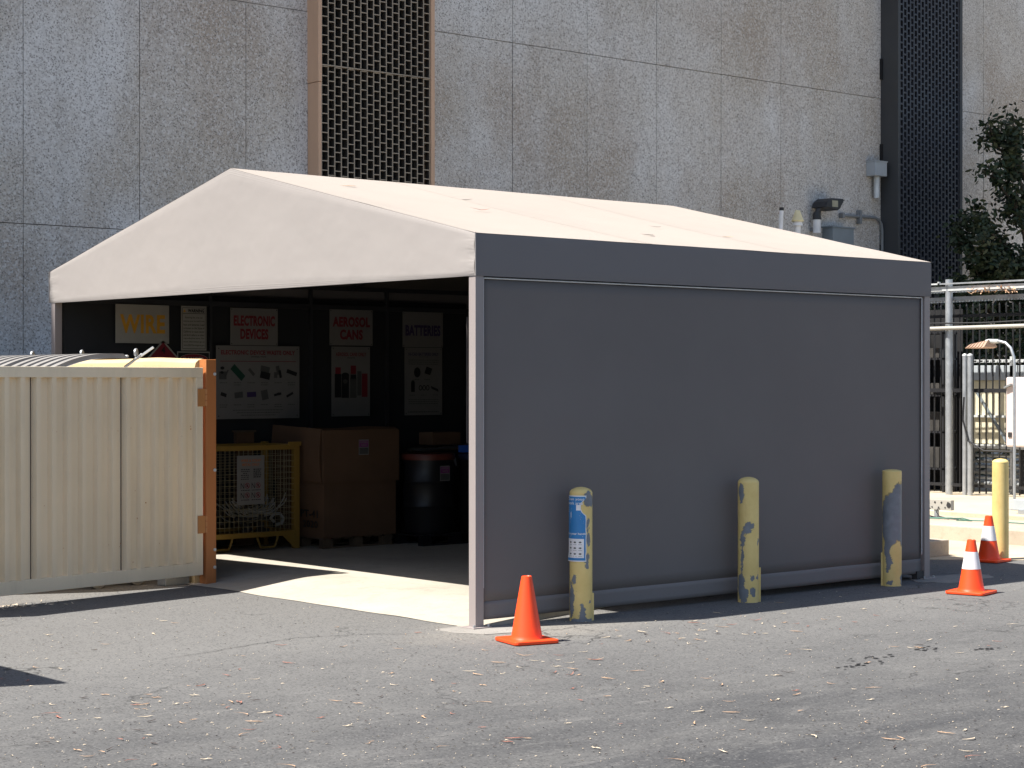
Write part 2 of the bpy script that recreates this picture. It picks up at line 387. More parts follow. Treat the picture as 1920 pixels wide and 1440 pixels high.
blot('concrete_footing', .10, -.03, .36, .26, 3); blot('concrete_footing', 5.32, -.12, .42, .26, 9)
def strip(name, pts, w_, mat, jit=.012):
    r_ = random.Random(len(pts)); dense = []
    for a, b in zip(pts, pts[1:]):
        for k_ in range(14): t_ = k_/14; dense.append((a[0]+(b[0]-a[0])*t_+r_.uniform(-jit,jit), a[1]+(b[1]-a[1])*t_+r_.uniform(-jit,jit)))
    mb = MB(); n = len(dense); vs2 = []
    for i, (x, y) in enumerate(dense):
        x2, y2 = dense[min(i+1,n-1)]; x1, y1 = dense[max(i-1,0)]; d = Vector((x2-x1,y2-y1)).normalized(); q = w_*(.35+.9*r_.random())*min(1, i/4, (n-1-i)/4)
        vs2 += [(x-d.y*q, y+d.x*q, .004), (x+d.y*q, y-d.x*q, .004)]
    mb.add(vs2, [(2*i,2*i+1,2*i+3,2*i+2) for i in range(n-1)]); mb.build(name, mat, kind='structure')
CRACKS = [[(-2.45,.15),(-1.99,.24),(-1.59,.356),(-1.2,.43),(-.72,.26),(-.45,.02)], [(-1.61,-3.9),(-1.2,-3.5),(-1.1,-3.1),(-.7,-2.8)]]
strip('pavement_crack', CRACKS[0], .0035, M['darkback']); 
def stain(cx, cy, rx, ry, seed):
    r_ = random.Random(seed); mb = MB()
    for k_ in range(18):
        x, y = cx+r_.gauss(0,rx), cy+r_.gauss(0,ry); q = r_.uniform(.004,.019); pts = [(x+q*(1+.5*r_.random())*math.cos(a*.785), y+q*.6*(1+.5*r_.random())*math.sin(a*.785), .0035+k_*.00002) for a in range(8)]
        mb.poly(pts)
    mb.build('tar_stain', M['darkback'], kind='structure')
stain(1.56,-2.69,.10,.05,1); stain(1.86,-2.92,.05,.02,2); stain(.63,-2.86,.12,.03,3); stain(.95,-2.7,.10,.03,4)
# walkway beyond the shelter, raised slab with its kerb face, second raised deck
MB().prism([(6.3,1.40),(7.55,.22),(9.4,-1.4),(12,-3.6),(12,2),(8.64,8),(6.3,8)], -.02, .006).build('walkway', M['walk'], kind='structure')
s = MB(); s.prism([(8.60,-6),(30,-6),(30,9.45),(8.60,9.45)], -.03, .17)
s.build('raised_slab', M['kerb'], kind='structure', bevel=.015)
MB().prism([(9.75,-5),(30,-5),(30,9.45),(9.75,9.45)], .15, .225).build('raised_deck', M['walk'], kind='structure', bevel=.01)
cb = MB().box(6.62,7.12,1.22,1.62,0,.165)
cb.build('concrete_block', M['kerb'], bevel=.012, label='small rough concrete block on the paving behind the rear corner post', cat='block')

# ------------------------------------------------------------------ building
B = empty('concrete_building', (0,9.5,0), label='tall exposed-aggregate concrete building behind the grey shelter', cat='building')
def bx(mb, x0, x1, y0, y1, z0, z1): return mb.box(x0, x1, y0-9.5, y1-9.5, z0, z1)
core = MB(); bx(core, -14, 34, 9.545, 24, 0, 16.0); core.build('wall', M['groove'], B)
HX = [-13.9,-12.0,-10.52,-9.05,-7.58,-6.1,-4.63,-3.17,-1.7,-.22,1.27,2.745,4.215,5.13]
HX2 = [6.965,8.515,9.91,11.30,12.675,14.03,15.38,16.50]; HX3 = [18.25,19.32,20.7,22.1,23.5,24.9,26.3,27.7,29.1,30.5,33.9]
HZ = [0,.6,3.505,6.37,9.25,12.12,15.0,16.0]
g_ = .0045
for hx in (HX, HX2, HX3):
    wp = MB()
    for i in range(len(hx)-1):
        for j in range(len(HZ)-1):
            o_ = random.uniform(-.004, .004)
            bx(wp, hx[i]+g_, hx[i+1]-g_, 9.5+o_, 9.5449, HZ[j]+g_, HZ[j+1]-g_)
    wp.build('wall_panels', M['agg'], B)
# tan screen bay
def screen(x0, x1, yf, yb, z0, z1, ncol, ch, mat, depth, th, seg, parent, tilt=0., skew=.5, name=None):
    cw = (x1-x0)/ncol; mb = MB(); nrow = int((z1-z0)/ch)+1
    for c in range(ncol+1):
        x = x0+c*cw; bx(mb, x-th/2, x+th/2, yf, yf+depth, z0, z1)
    for c in range(ncol):
        off = (c % 2)*ch*.5 if skew == .5 else (c*skew % 1)*ch
        for r_ in range(-1, nrow+1):
            z = z0 + r_*ch + off
            if z < z0+.01 or z > z1-.01: continue
            a = x0+c*cw+th/2; b = a+cw-th
            mb.add([(a,yf+.002-9.5,z),(b,yf+.002-9.5,z),(b,yf+depth-9.5,z+tilt),(a,yf+depth-9.5,z+tilt),
                    (a,yf+.002-9.5,z+th),(b,yf+.002-9.5,z+th),(b,yf+depth-9.5,z+tilt+th),(a,yf+depth-9.5,z+tilt+th)],
                   [(0,3,2,1),(4,5,6,7),(0,1,5,4),(1,2,6,5),(2,3,7,6),(3,0,4,7)])
    return mb.build('screen_grille' if name is None else name, mat, parent)
fr = MB(); bx(fr, 5.13,5.178,9.27,9.56,0,5.465); bx(fr, 5.122,5.178,9.262,9.56,5.47,16); bx(fr, 6.915,6.975,9.265,9.56,0,16)
F1 = fr.build('screen_bay', M['tan'], B, bevel=.004)
bk = MB(); bx(bk, 5.178,6.915,9.44,9.54,0,16); bk.build('backing', M['darkback'], F1)
screen(5.19,6.905,9.285,9.44,0,5.675,17,.118,M['tangrille'],.010,.0125,0,F1)
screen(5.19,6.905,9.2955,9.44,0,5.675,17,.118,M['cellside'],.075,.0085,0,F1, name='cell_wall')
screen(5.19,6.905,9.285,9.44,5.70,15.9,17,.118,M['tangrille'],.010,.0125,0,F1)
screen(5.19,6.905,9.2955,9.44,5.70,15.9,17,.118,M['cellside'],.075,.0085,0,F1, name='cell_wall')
rl = MB(); bx(rl, 5.181,6.912,9.275,9.36,5.68,5.694); rl.build('transom', M['tangrille'], F1)
# dark screen bay
fr = MB(); bx(fr, 16.502,16.56,9.15,9.56,0,16); bx(fr, 18.17,18.24,9.15,9.56,0,16)
F2 = fr.build('dark_screen_bay', M['towerfin'], B, bevel=.004)
bk = MB(); bx(bk, 16.56,18.17,9.34,9.54,0,16); bk.build('backing', M['darkback'], F2)
screen(16.575,18.155,9.17,9.4,0,15.9,17,.125,M['towergrille'],.10,.030,0,F2, tilt=.03)
vs_ = MB()
for z in (3.8, 5.45, 6.85, 8.3): bx(vs_, 16.465,16.5015,9.46,9.499,z-.17,z+.17)
vs_.build('slot', M['darkback'], F2)

# ------------------------------------------------------------------ wall-mounted things
o = empty('junction_box', (16.27,9.5,0), label='grey electrical box with a pipe stub below, beside the dark screen', cat='electrical box')
MB().box(-.15,.15,-.19,0,5.07,5.30).build('enclosure', M['elbox'], o, bevel=.006)
MB().box(-.16,.16,-.20,0,5.30,5.316).build('lid', M['elbox'], o)
MB().tube([(.02,-.08,4.72),(.02,-.08,5.07)], .05, 16).build('pipe', M['galvpale'], o, smooth=True)
o = empty('utility_box', (15.3,9.5,0), label='blue-grey utility box on the wall just above the shelter roof', cat='electrical box')
MB().box(-.28,.24,-.22,0,3.5,4.17).build('enclosure', M['elbox2'], o, bevel=.006)
MB().box(-.30,.26,-.235,0,4.17,4.19).build('lid', M['elbox2'], o)
o = empty('wall_conduit', (15.9,9.5,0), label='thin grey conduit bending down the wall from a small bracket', cat='conduit')
pts = [(-.42,-.05,4.39),(.38,-.05,4.40),(.48,-.05,4.37),(.55,-.05,4.30),(.57,-.05,4.2),(.57,-.05,3.2)]
MB().tube(pts, .024, 10).build('pipe', M['conduit'], o, smooth=True)
MB().box(-.47,-.41,-.08,0,4.35,4.43).box(-.03,.02,-.08,0,4.28,4.50).build('bracket', M['conduit'], o)
o = empty('wall_lamp', (14.75,9.5,0), label='black area lamp on a short white wall pipe above the roof', cat='lamp')
MB().tube([(0,-.12,4.07),(0,-.12,4.29)], .062, 16).build('pipe', M['whitepole'], o, smooth=True)
MB().box(-.03,.03,-.12,0,4.10,4.16).build('bracket', M['conduit'], o)
MB().tube([(0,-.12,4.28),(.0,-.12,4.36),(.02,-.14,4.43),(.08,-.18,4.52)], [.07,.065,.045,.05], 12).build('neck', M['lampblk'], o, smooth=True)
h = MB(); ang = R(14)
hp = [(-.02,4.47),(.03,4.56),(.12,4.615),(.40,4.62),(.43,4.60),(.33,4.46),(.28,4.43)]
h.add([(x,-.32,z) for x,z in hp]+[(x,-.02,z) for x,z in hp], [tuple(range(7)), tuple(range(7,14))[::-1]]+[(i,7+i,7+(i+1)%7,(i+1)%7) for i in range(7)])
hd = h.build('lamp_head', M['lampblk'], o, bevel=.01)
MB().box(.13,.27,-.325,-.321,4.48,4.58).build('lens', M['lens'], hd)
o = empty('vent_pipe', (12.33,8.0,0), label='leaning thin white pole with a black cap behind the shelter roof', cat='pole')
MB().tube([(-.06,0,0),(-.01,0,3.9),(.01,0,4.19)], .031, 12).build('pole', M['whitepole'], o, smooth=True)
MB().tube([(.01,0,4.19),(.012,0,4.235)], .034, 12).build('cap', M['lampblk'], o, smooth=True)
o = empty('cone_topped_pipe', (12.69,8.0,0), label='white pipe with a cream conical cap behind the shelter roof', cat='vent pipe')
MB().tube([(-.03,0,0),(0,0,4.0)], .045, 12).build('pole', M['whitepole'], o, smooth=True)
MB().lathe([(.075,3.99),(.07,4.02),(.062,4.05)], n=18).build('collar', M['whitepole'], o, smooth=True)
MB().lathe([(.085,4.05),(.09,4.07),(.075,4.10),(.035,4.21),(.012,4.22)], n=20).build('cap', M['ventcream'], o, smooth=True)

# ------------------------------------------------------------------ the shelter
HE, HF, HP, WY, LXT = 2.785, 2.482, 3.503, 6.36, 5.19
T = empty('canopy_shelter', (0,0,0), label='large grey fabric canopy shelter with an open front gable', cat='shelter')
def roof_side(sgn):
    def fn(u, v):
        x = -.006 + u*(LXT+.012); 
        y = (WY/2)*(1-v) + (0 - .006 if sgn < 0 else WY+.006)*v if False else (WY/2*(1-v) + (-.006 if sgn < 0 else WY+.006)*v)
        z = HP*(1-v) + HE*v
        bay = abs(math.sin(math.pi*u*3)); sag = .016*bay*math.sin(math.pi*v) + .016*math.sin(math.pi*v)
        z -= sag*min(1, 12*u, 12*(1-u)); z += .0025*noise.noise(Vector((x*2, y*2, 1)))
        if v == 1: z -= .010*math.sin(math.pi*u)*0 
        return (x, y, z)
    return fn
rf = MB(); rf.grid(roof_side(-1), 72, 30); rf.grid(roof_side(1), 72, 30)
rfo = rf.build('roof_cover', M['roofcloth'], T, smooth='all')
for xs_ in (1.725, 3.465):
    for sg_ in (-1, 1):
        f_ = roof_side(sg_); MB().grid(lambda u, v: (lambda q: (q[0], q[1], q[2]+.0010))(f_((xs_-.02+u*.04)/LXT, v)), 2, 30).build('weld_seam', M['roofcloth'], T, smooth='all')
# gable cloth: a sheet from the roof line to the fascia bottom
def gable(xp):
    mb = MB(); NU, NV = 120, 20
    def fn(u, v):
        y = u*WY; zt = HP - abs(y-WY/2)/(WY/2)*(HP-HE); zb = HF
        z = zt*(1-v) + zb*v
        d = .0022*noise.noise(Vector((y*.9, z*1.4, 3))) 
        e = max(0, 1-y/.28) + max(0, 1-(WY-y)/.28)              # puckers at the laced corners
        d += .003*e*math.sin(z*46 + 2*noise.noise(Vector((y*3, z*3, 0))))*e
        return (xp + d - (.006 if 0 < v < 1 else 0), y, z)
    return mb.grid(fn, NU, NV)
gable(-.004).build('front_gable', M['cloth'], T, smooth='all')
gable(LXT+.004).build('rear_gable', M['cloth'], T, smooth='all')
def fascia(yp):
    def fn(u, v):
        x = u*LXT; z = HE*(1-v) + HF*v
        return (x, yp + .004*noise.noise(Vector((x*1.3, z*2, 5))) - (.004 if 0 < v < 1 else 0)*(1 if yp < 1 else -1), z)
    return MB().grid(fn, 90, 8)
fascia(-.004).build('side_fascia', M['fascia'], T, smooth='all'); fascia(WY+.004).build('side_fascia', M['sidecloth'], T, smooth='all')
# seam piping along the roof edges
sp = MB()
sp.tube([(-.010,-.010,HE+.002),(-.008,-.010,HF)], .006, 8); sp.tube([(-.010,WY+.010,HE+.002),(-.008,WY+.010,HF)], .006, 8)
sp.build('edge_seam', M['cloth'], T, smooth=True)
for yy in (0,): pass
# posts with base plates
for (px, py) in ((.04,.04),(LXT-.04,.04),(.04,WY-.04),(LXT-.04,WY-.04)):
    zb = 0 if py < 1 else .06
    pm = MB().box(px-.038,px+.038,py-.038,py+.038,zb,HF+.02).build('post', M['post'], T, bevel=.004)
    MB().box(px-.085,px+.085,py-.075,py+.075,.002 if py < 1 else .055,.012 if py < 1 else .072).build('base_plate', M['post'], pm, bevel=.002)
    bo = MB()
    for a in (-.065,.065): bo.tube([(px+a,py-.055,.012),(px+a,py-.055,.03)], .009, 8)
    bo.build('bolt', M['galv'], pm)
# near long wall
def lap(x): return .0022*(math.floor(x/1.42) % 2)
def wall_panel(y, xs, z0, z1, mat, name, amp=.003):
    return MB().grid(lambda u, v: (xs[0]+u*(xs[1]-xs[0]), y + lap(xs[0]+u*(xs[1]-xs[0]))*(y < 1) + amp*noise.noise(Vector((u*6, v*3, y))), z0+(z1-z0)*v), 90, 24).build(name, mat, T, smooth='all', solid=.012)
def bottom(x): return .055
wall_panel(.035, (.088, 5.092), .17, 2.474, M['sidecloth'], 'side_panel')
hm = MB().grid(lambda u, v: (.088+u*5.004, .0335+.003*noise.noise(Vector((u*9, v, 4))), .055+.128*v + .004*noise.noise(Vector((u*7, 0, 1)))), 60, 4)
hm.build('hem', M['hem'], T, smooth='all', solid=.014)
pi = MB(); pi.tube([(.092,.018,2.470),(5.088,.018,2.470)], .0055, 8); pi.tube([(.086,.018,2.470),(.086,.018,.28)], .0045, 8); pi.tube([(5.092,.018,2.470),(5.092,.018,.22)], .0045, 8)
pi.build('piping', M['piping'], T, smooth=True)
MB().box(.09,5.1,.06,.09,.10,.14).build('bottom_rail', M['frame'], T)
MB().box(5.02,5.11,.012,.07,.0,.075).build('foot', M['frame'], T)
# far long wall, rear wall, ceiling sheets added to cut bounce off the roof
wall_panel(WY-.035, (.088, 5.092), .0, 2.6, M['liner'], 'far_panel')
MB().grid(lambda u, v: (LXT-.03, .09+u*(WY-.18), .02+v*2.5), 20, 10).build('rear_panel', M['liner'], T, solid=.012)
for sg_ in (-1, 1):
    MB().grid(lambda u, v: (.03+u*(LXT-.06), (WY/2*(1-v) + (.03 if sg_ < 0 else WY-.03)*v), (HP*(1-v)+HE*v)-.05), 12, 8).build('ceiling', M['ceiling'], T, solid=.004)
# inside frame
fm = MB()
for x in (.085, 1.72, 3.45, 5.10):
    fm.bar((x,.05,HE-.06),(x,WY/2,HP-.07),.05,.05); fm.bar((x,WY-.05,HE-.06),(x,WY/2,HP-.07),.05,.05)
    fm.bar((x,.06,HE-.30),(x,WY-.06,HE-.30),.05,.05) if x > 5 else None
for y, z in ((.06,HE-.06),(WY-.06,HE-.06),(WY/2,HP-.11),(WY*.25,(HE+HP)/2-.09),(WY*.75,(HE+HP)/2-.09)): fm.bar((.06,y,z),(5.12,y,z),.05,.05)
fm.bar((.08,WY-.06,2.52),(5.1,WY-.06,2.52),.05,.05); fm.bar((.08,.075,2.50),(5.1,.075,2.50),.04,.04)
for x in (1.72, 2.95, 3.95): fm.bar((x,WY-.072,.08),(x,WY-.072,2.7),.03,.04)
fm.build('frame', M['frame'], T)

# ------------------------------------------------------------------ signs
RX = (math.pi/2, 0, 0)                                     # faces -y
def board(name, label, x0, x1, z0, z1, y, mat, cat='sign', rot=RX, group=None, th=.004, rad=.0, loc=None):
    o = empty(name, loc or ((x0+x1)/2, y, (z0+z1)/2), rot, label, cat, group)
    w, h_ = (x1-x0), (z1-z0)
    MB().box(-w/2,w/2,-h_/2,h_/2,-th,0).build('board', mat, o, bevel=.001)
    return o, w, h_
def let(parent, mat, items, bold=.02, name='lettering', z=.0018):
    mb = MB()
    for (s_, cx, cy, w, h_) in items: text_into(mb, s_, cx, cy, w, h_, z, bold)
    return mb.build(name, mat, parent)
def holes(parent, w, h_, i=.02):
    mb = MB()
    for a in (-1,1):
        for b in (-1,1): ell(mb, a*(w/2-i), b*(h_/2-i), .006, .006, .0012, 10)
    mb.build('grommet', M['black'], parent)
YS = 6.262                                                   # sign plane on the studs of the far wall
o, w, h = board('wire_sign', 'white sign reading WIRE in large amber letters', .638, 1.232, 2.110, 2.489, YS, M['whiteaged'])
let(o, M['yel'], [('WIRE', 0, .0, .50, .185)], .035)
o, w, h = board('warning_sign', 'narrow pale sign headed WARNING with lines of small text', 1.37, 1.662, 2.045, 2.490, YS, M['whiteaged'])
mb = MB()
for (a, b, c, d) in ((0,h/2-.018,w-.03,.004),(0,-h/2+.018,w-.03,.004),(-w/2+.015,0,.004,h-.036),(w/2-.015,0,.004,h-.036),(0,.148,w-.03,.005)): rect(mb, a, b, c, d)
mb.build('border', M['black'], o)
mb = MB(); mb.poly([(-.125,.160,.0017),(-.092,.160,.0017),(-.1085,.192,.0017)]); mb.build('triangle', M['yel'], o)
let(o, M['black'], [('WARNING', .024, .176, .19, .036)], .05)
L = ['Entering this area can','expose you to lead from','lead acid batteries. Lead','is known to the State of','California to cause cancer','and birth defects or other','reproductive harm. For','more information go to','www.P65Warnings.ca.gov']
let(o, M['black'], [(s_, 0, .105-i*.0345, .24 if i else .2, .021) for i, s_ in enumerate(L)], .012, 'small_print')
o, w, h = board('danger_sign', 'black and red sign reading DANGER under the warning sign', 1.325, 1.70, 1.64, 2.035, YS, M['whiteaged'])
mb = MB(); rect(mb, 0, .12, w-.02, .13, .0012); mb.build('header', M['black'], o)
mb = MB(); ring(mb, 0, .12, .165, .055, .004, .0024, 32); mb.build('oval_outline', M['whiteaged'], o)
mb = MB(); ell(mb, 0, .12, .160, .050, .0018, 32); mb.build('oval', M['red'], o)
let(o, M['whiteaged'], [('DANGER', 0, .118, .24, .05)], .02, z=.003)
o = empty('hazard_placard', (1.165, YS, 1.93), (math.pi/2, 0, 0), 'red diamond hazard placard with the number 4 below the wire sign', 'placard')
k = .215
MB().prism([(0,-k),(k,0),(0,k),(-k,0)], -.003, 0).build('board', M['whiteaged'], o)
MB().poly([(0,-k+.022,.001),(k-.022,0,.001),(0,k-.022,.001),(-k+.022,0,.001)]).build('red_field', M['red'], o)
let(o, M['black'], [('4', 0, .115, .045, .07)], .03)
def header_sign(name, label, x0, x1, z0, z1, lines, mat, hh, ww):
    o, w, h_ = board(name, label, x0, x1, z0, z1, YS, M['white'])
    n = len(lines)
    let(o, mat, [(s_, 0, (.06 if n > 1 else -.01)-i*.135, ww[i], hh) for i, s_ in enumerate(lines)], .045); holes(o, w, h_, .015)
header_sign('electronic_devices_sign', 'white sign reading ELECTRONIC DEVICES in red capitals', 1.945, 2.52, 2.106, 2.486, ['ELECTRONIC','DEVICES'], M['red'], .108, (.50,.34))
header_sign('aerosol_cans_sign', 'white sign reading AEROSOL CANS in red capitals', 3.175, 3.74, 2.118, 2.500, ['AEROSOL','CANS'], M['red'], .108, (.49,.30))
header_sign('batteries_sign', 'white sign reading BATTERIES in dark purple capitals', 4.148, 4.71, 2.11, 2.497, ['BATTERIES'], M['navy'], .12, (.49,))
# electronic waste poster
o, w, h = board('electronic_waste_poster', 'large poster of small electronic items headed ELECTRONIC DEVICE WASTE ONLY', 1.775, 2.79, 1.352, 2.100, YS, M['white'], 'poster')
let(o, M['red'], [('ELECTRONIC DEVICE WASTE ONLY', 0, .305, .90, .046)], .035)
let(o, M['black'], [('UNIVERSAL WASTE', 0, .262, .18, .014)], .02, 'subtitle')
mb = MB(); rect(mb, 0, .215, .92, .006); mb.build('rule', M['red'], o)
def bars(mb, cx, cy, w_, n, lw, dy=.022, hgt=.007):
    for i in range(n):
        x = cx - w_/2
        while x < cx + w_/2 - .006:
            q = min(random.uniform(.012,.035)*lw, cx+w_/2-x); rect(mb, x+q/2, cy-i*dy, q, hgt); x += q + .006
mb = MB()
for r_ in range(2):
    for c_ in range(6): bars(mb, -.42+c_*.165, -.005-.225*r_ , .09, 2 if (c_+r_) % 2 else 1, 1.)
for i in range(3): bars(mb, 0, -.285-i*.026, .62-.1*i, 1, 1.)
mb.build('caption', M['greyink'], o)
pk = {m: MB() for m in ('black','green','greyink','navy')}
def quad(m, cx, cy, a, b, ang, z=.0018):
    c_, s_ = math.cos(ang), math.sin(ang)
    pk[m].poly([(cx+x*c_-y*s_, cy+x*s_+y*c_, z) for x, y in ((-a,-b),(a,-b),(a,b),(-a,b))])
quad('greyink',-.43,.07,.045,.04,0); ell(pk['black'],-.435,.145,.024,.016,.002); ell(pk['black'],-.44,.10,.02,.014,.0021); quad('greyink',-.385,.09,.008,.04,-.5)
quad('green',-.25,.10,.09,.035,-.75); quad('greyink',-.085,.105,.045,.016,-.8); quad('greyink',.08,.135,.055,.03,-.2); quad('black',.08,.07,.06,.035,-.2,.002)
quad('greyink',.24,.125,.022,.045,.25); quad('black',.265,.085,.015,.04,.2,.002); quad('greyink',.21,.075,.02,.03,0); quad('black',.41,.10,.065,.02,-.3)
quad('black',-.42,-.125,.035,.018,-.3); quad('greyink',-.24,-.13,.05,.03,.1); quad('navy',-.085,-.125,.055,.026,.05); quad('greyink',.075,-.13,.04,.05,.2)
quad('black',.235,-.125,.045,.012,.2); ell(pk['black'],.25,-.12,.03,.014,.002); quad('black',.385,-.13,.045,.012,.45)
for m_, b_ in pk.items(): b_.build('picture', M[m_], o)
holes(o, w, h, .03)
# aerosol poster
o, w, h = board('aerosol_poster', 'narrow poster of spray cans headed AEROSOL CANS ONLY', 3.20, 3.705, 1.362, 2.105, YS, M['white'], 'poster')
let(o, M['red'], [('AEROSOL CANS ONLY', 0, .29, .40, .04)], .03); let(o, M['black'], [('WASTE', 0, .252, .10, .012)], .02, 'subtitle')
c1, c2, c3 = MB(), MB(), MB()
rect(c1,-.17,-.045,.085,.25); rect(c2,-.17,.115,.07,.07); rect(c1,-.075,-.06,.095,.23); ell(c1,-.075,.065,.05,.03,.0018)
ell(c3,-.075,-.0,.03,.025,.0022); rect(c2,.03,.125,.07,.09); rect(c1,.03,.05,.075,.05); rect(c3,.03,-.07,.085,.21); rect(c3,.11,-.02,.055,.26,.0014); rect(c2,.18,-.04,.075,.25,.002)
c1.build('picture', M['black'], o); c2.build('picture', M['red'], o); c3.build('picture', M['greyink'], o); holes(o, w, h, .02)
# battery poster
o, w, h = board('battery_poster', 'narrow poster of battery drawings below the BATTERIES sign', 4.175, 4.70, 1.362, 2.105, YS, M['white'], 'poster')
let(o, M['navy'], [('NI-CAD BATTERIES ONLY', 0, .30, .42, .034)], .03)
mb = MB(); bars(mb, 0, .27, .12, 1, .7); bars(mb, 0, .235, .42, 3, 1.); bars(mb, 0, -.20, .42, 3, 1.); bars(mb, 0, -.335, .44, 1, 1.2, hgt=.012)
for x_ in (-.10,.05,-.16,0,.17): bars(mb, x_, .02 if x_ in (-.10,.05) else -.15, .08, 1, .8)
mb.build('caption', M['greyink'], o)
mb = MB(); ell(mb,-.09,.10,.045,.055); mb.poly([(x+.06,y+.12,.0016) for x, y in ((-.05,-.03),(.03,-.05),(.06,.02),(-.02,.045))])
rect(mb,-.15,-.06,.05,.11); ell(mb,-.15,0,.02,.012,.0019)
for q in range(3): ring(mb,-.045+q*.05,-.07,.025,.03,.010)
mb.poly([(x,y,.0016) for x, y in ((.10,-.05),(.11,-.08),(.21,-.115),(.20,-.085))]); mb.build('picture', M['black'], o); holes(o, w, h, .02)

# ------------------------------------------------------------------ mesh cage
Z0 = .06
C = empty('wire_mesh_cage', (1.74,5.6,Z0), label='yellow steel mesh cage holding scrap cable inside the shelter', cat='cage')
cw, cd, ch = 1.20, .62, 1.06                                # local x -.6...6, y 0...62
f = MB()
for x in (-.6+.03, .6-.03):
    for y in (.03, cd-.03): f.box(x-.03,x+.03,y-.03,y+.03,.0,ch)
for y in (.0, cd-.04):
    f.box(-.54,.54,y+.002,y+.042,ch-.065,ch-.015); f.box(-.54,.54,y+.002,y+.042,.135,.185)
for x in (-.598, .558): f.box(x,x+.04,.06,cd-.06,ch-.065,ch-.015); f.box(x,x+.04,.06,cd-.06,.135,.185)
f.box(.46,.615,-.008,.002,ch-.03,ch+.012)
f.build('frame', M['ylwmetal'], C, bevel=.003)
g2 = MB().add([(.40,.0,.14),(.54,.0,.0),(.54,.0,.14),(.40,.012,.14),(.54,.012,.0),(.54,.012,.14)], [(0,1,2),(3,5,4),(0,3,4,1),(1,4,5,2),(2,5,3,0)])
g2.build('gusset', M['ylwmetal'], C)
wm = MB()
nx = 20; nz = 14
for i in range(1, nx): x = -.54+i*1.08/nx; wm.box(x-.002,x+.002,.018,.022,.185,ch-.065); wm.box(x-.002,x+.002,cd-.022,cd-.018,.185,ch-.065)
for j in range(1, nz): z = .185+j*(ch-.25)/nz; wm.box(-.54,.54,.0145,.018,z-.002,z+.002); wm.box(-.54,.54,cd-.0255,cd-.022,z-.002,z+.002)
for i in range(1, 10):
    y = .06+i*.05
    for x in (-.585, .578): wm.box(x,x+.004,y-.002,y+.002,.185,ch-.065)
for j in range(1, nz):
    z = .185+j*(ch-.25)/nz
    for x in (-.589, .582): wm.box(x,x+.004,.06,cd-.06,z-.002,z+.002)
wm.build('mesh', M['wire'], C)
MB().box(-.55,.55,.045,cd-.045,.15,.16).build('floor', M['ylwmetal'], C)
for cx in (-.30, .23):
    MB().tube([(cx-.12,.02,.135),(cx-.115,.02,.11),(cx-.085,.02,.04),(cx-.075,.02,.03),(cx+.075,.02,.03),(cx+.085,.02,.04),(cx+.115,.02,.11),(cx+.12,.02,.135)], .011, 8).build('fork_loop', M['ylwmetal'], C, smooth=True)
cb = MB(); rnd = random.Random(4)
for i in range(26):
    a0 = rnd.uniform(-.2,.0); x0 = 1.74+a0+rnd.uniform(-.05,.05); y0 = 5.70+rnd.uniform(0,.3); pts = []
    r0 = rnd.uniform(.10,.2); cx = 1.74+.17+rnd.uniform(-.06,.06); cz = .55+rnd.uniform(-.05,.05)
    t0 = rnd.uniform(math.pi*1.0, math.pi*1.2); t1 = rnd.uniform(math.pi*1.75, math.pi*2.05)
    for k_ in range(12):
        t_ = t0+(t1-t0)*k_/11; pts.append((cx+r0*1.7*math.cos(t_), y0+.03*math.sin(3*t_+i), cz+r0*1.0*math.sin(t_)))
    cb.tube(pts, .006, 5)
cb.build('cable_bundle', M['cable'], smooth=True, label='tangled grey scrap cable inside the yellow mesh cage', cat='cable')
jk = MB()
for i in range(40):
    x, y, z = 1.74+rnd.uniform(-.48,.48), 5.64+rnd.uniform(.06,.5), .23+rnd.uniform(0,.24)**1.0*rnd.random()*2
    a = Vector((rnd.uniform(-1,1), rnd.uniform(-1,1), rnd.uniform(-.6,.6))).normalized()*rnd.uniform(.03,.09)
    p0 = Vector((x,y,z)); c_ = lambda v: Vector((min(2.26,max(1.22,v.x)), min(6.14,max(5.66,v.y)), max(.235,v.z)))
    jk.bar(c_(p0-a), c_(p0+a)+Vector((.001,0,.001)), rnd.uniform(.03,.07), rnd.uniform(.02,.05))
jk.build('scrap_pile', M['junk'], label='dark jumble of scrap metal on the floor of the yellow cage', cat='scrap', kind='stuff')
mb = MB(); mb.tube([(2.10,5.70,.33),(2.06,5.7,.37),(2.1,5.7,.41),(2.17,5.7,.41),(2.21,5.7,.36),(2.19,5.7,.31),(2.12,5.7,.30)], .017, 8)
mb.build('cable_coil', M['cable'], smooth=True, label='small pale coil of hose low in the yellow cage corner', cat='coil')
# cage sign
o, w, h = board('cage_sign', 'white sign on the mesh cage with four red prohibition symbols', 1.607, 1.925, .522, 1.006, 5.608, M['white'])
let(o, M['orangeink'], [('WIRE & SCRAP', 0, .192, .235, .026), ('METAL ONLY', 0, .152, .20, .026)], .03)
mb = MB()
for i in range(6): bars(mb, -.065, .105-i*.019, .10 if i != 2 else .05, 1, .7, hgt=.0075)
for i in range(5): bars(mb, .075, .105-i*.019, .09, 1, .9, hgt=.010)
for (a, b) in ((-.062,-.100),(.062,-.100),(-.062,-.195),(.062,-.195)): bars(mb, a, b, .105, 1, .7, hgt=.008)
mb.build('small_print', M['black'], o)
let(o, M['black'], [('N', -.098, -.055, .040, .055), ('N', .028, -.055, .040, .055), ('N', -.098, -.150, .040, .055), ('N', .028, -.150, .040, .055)], .0, 'letter_n')
mb = MB(); mk = MB()
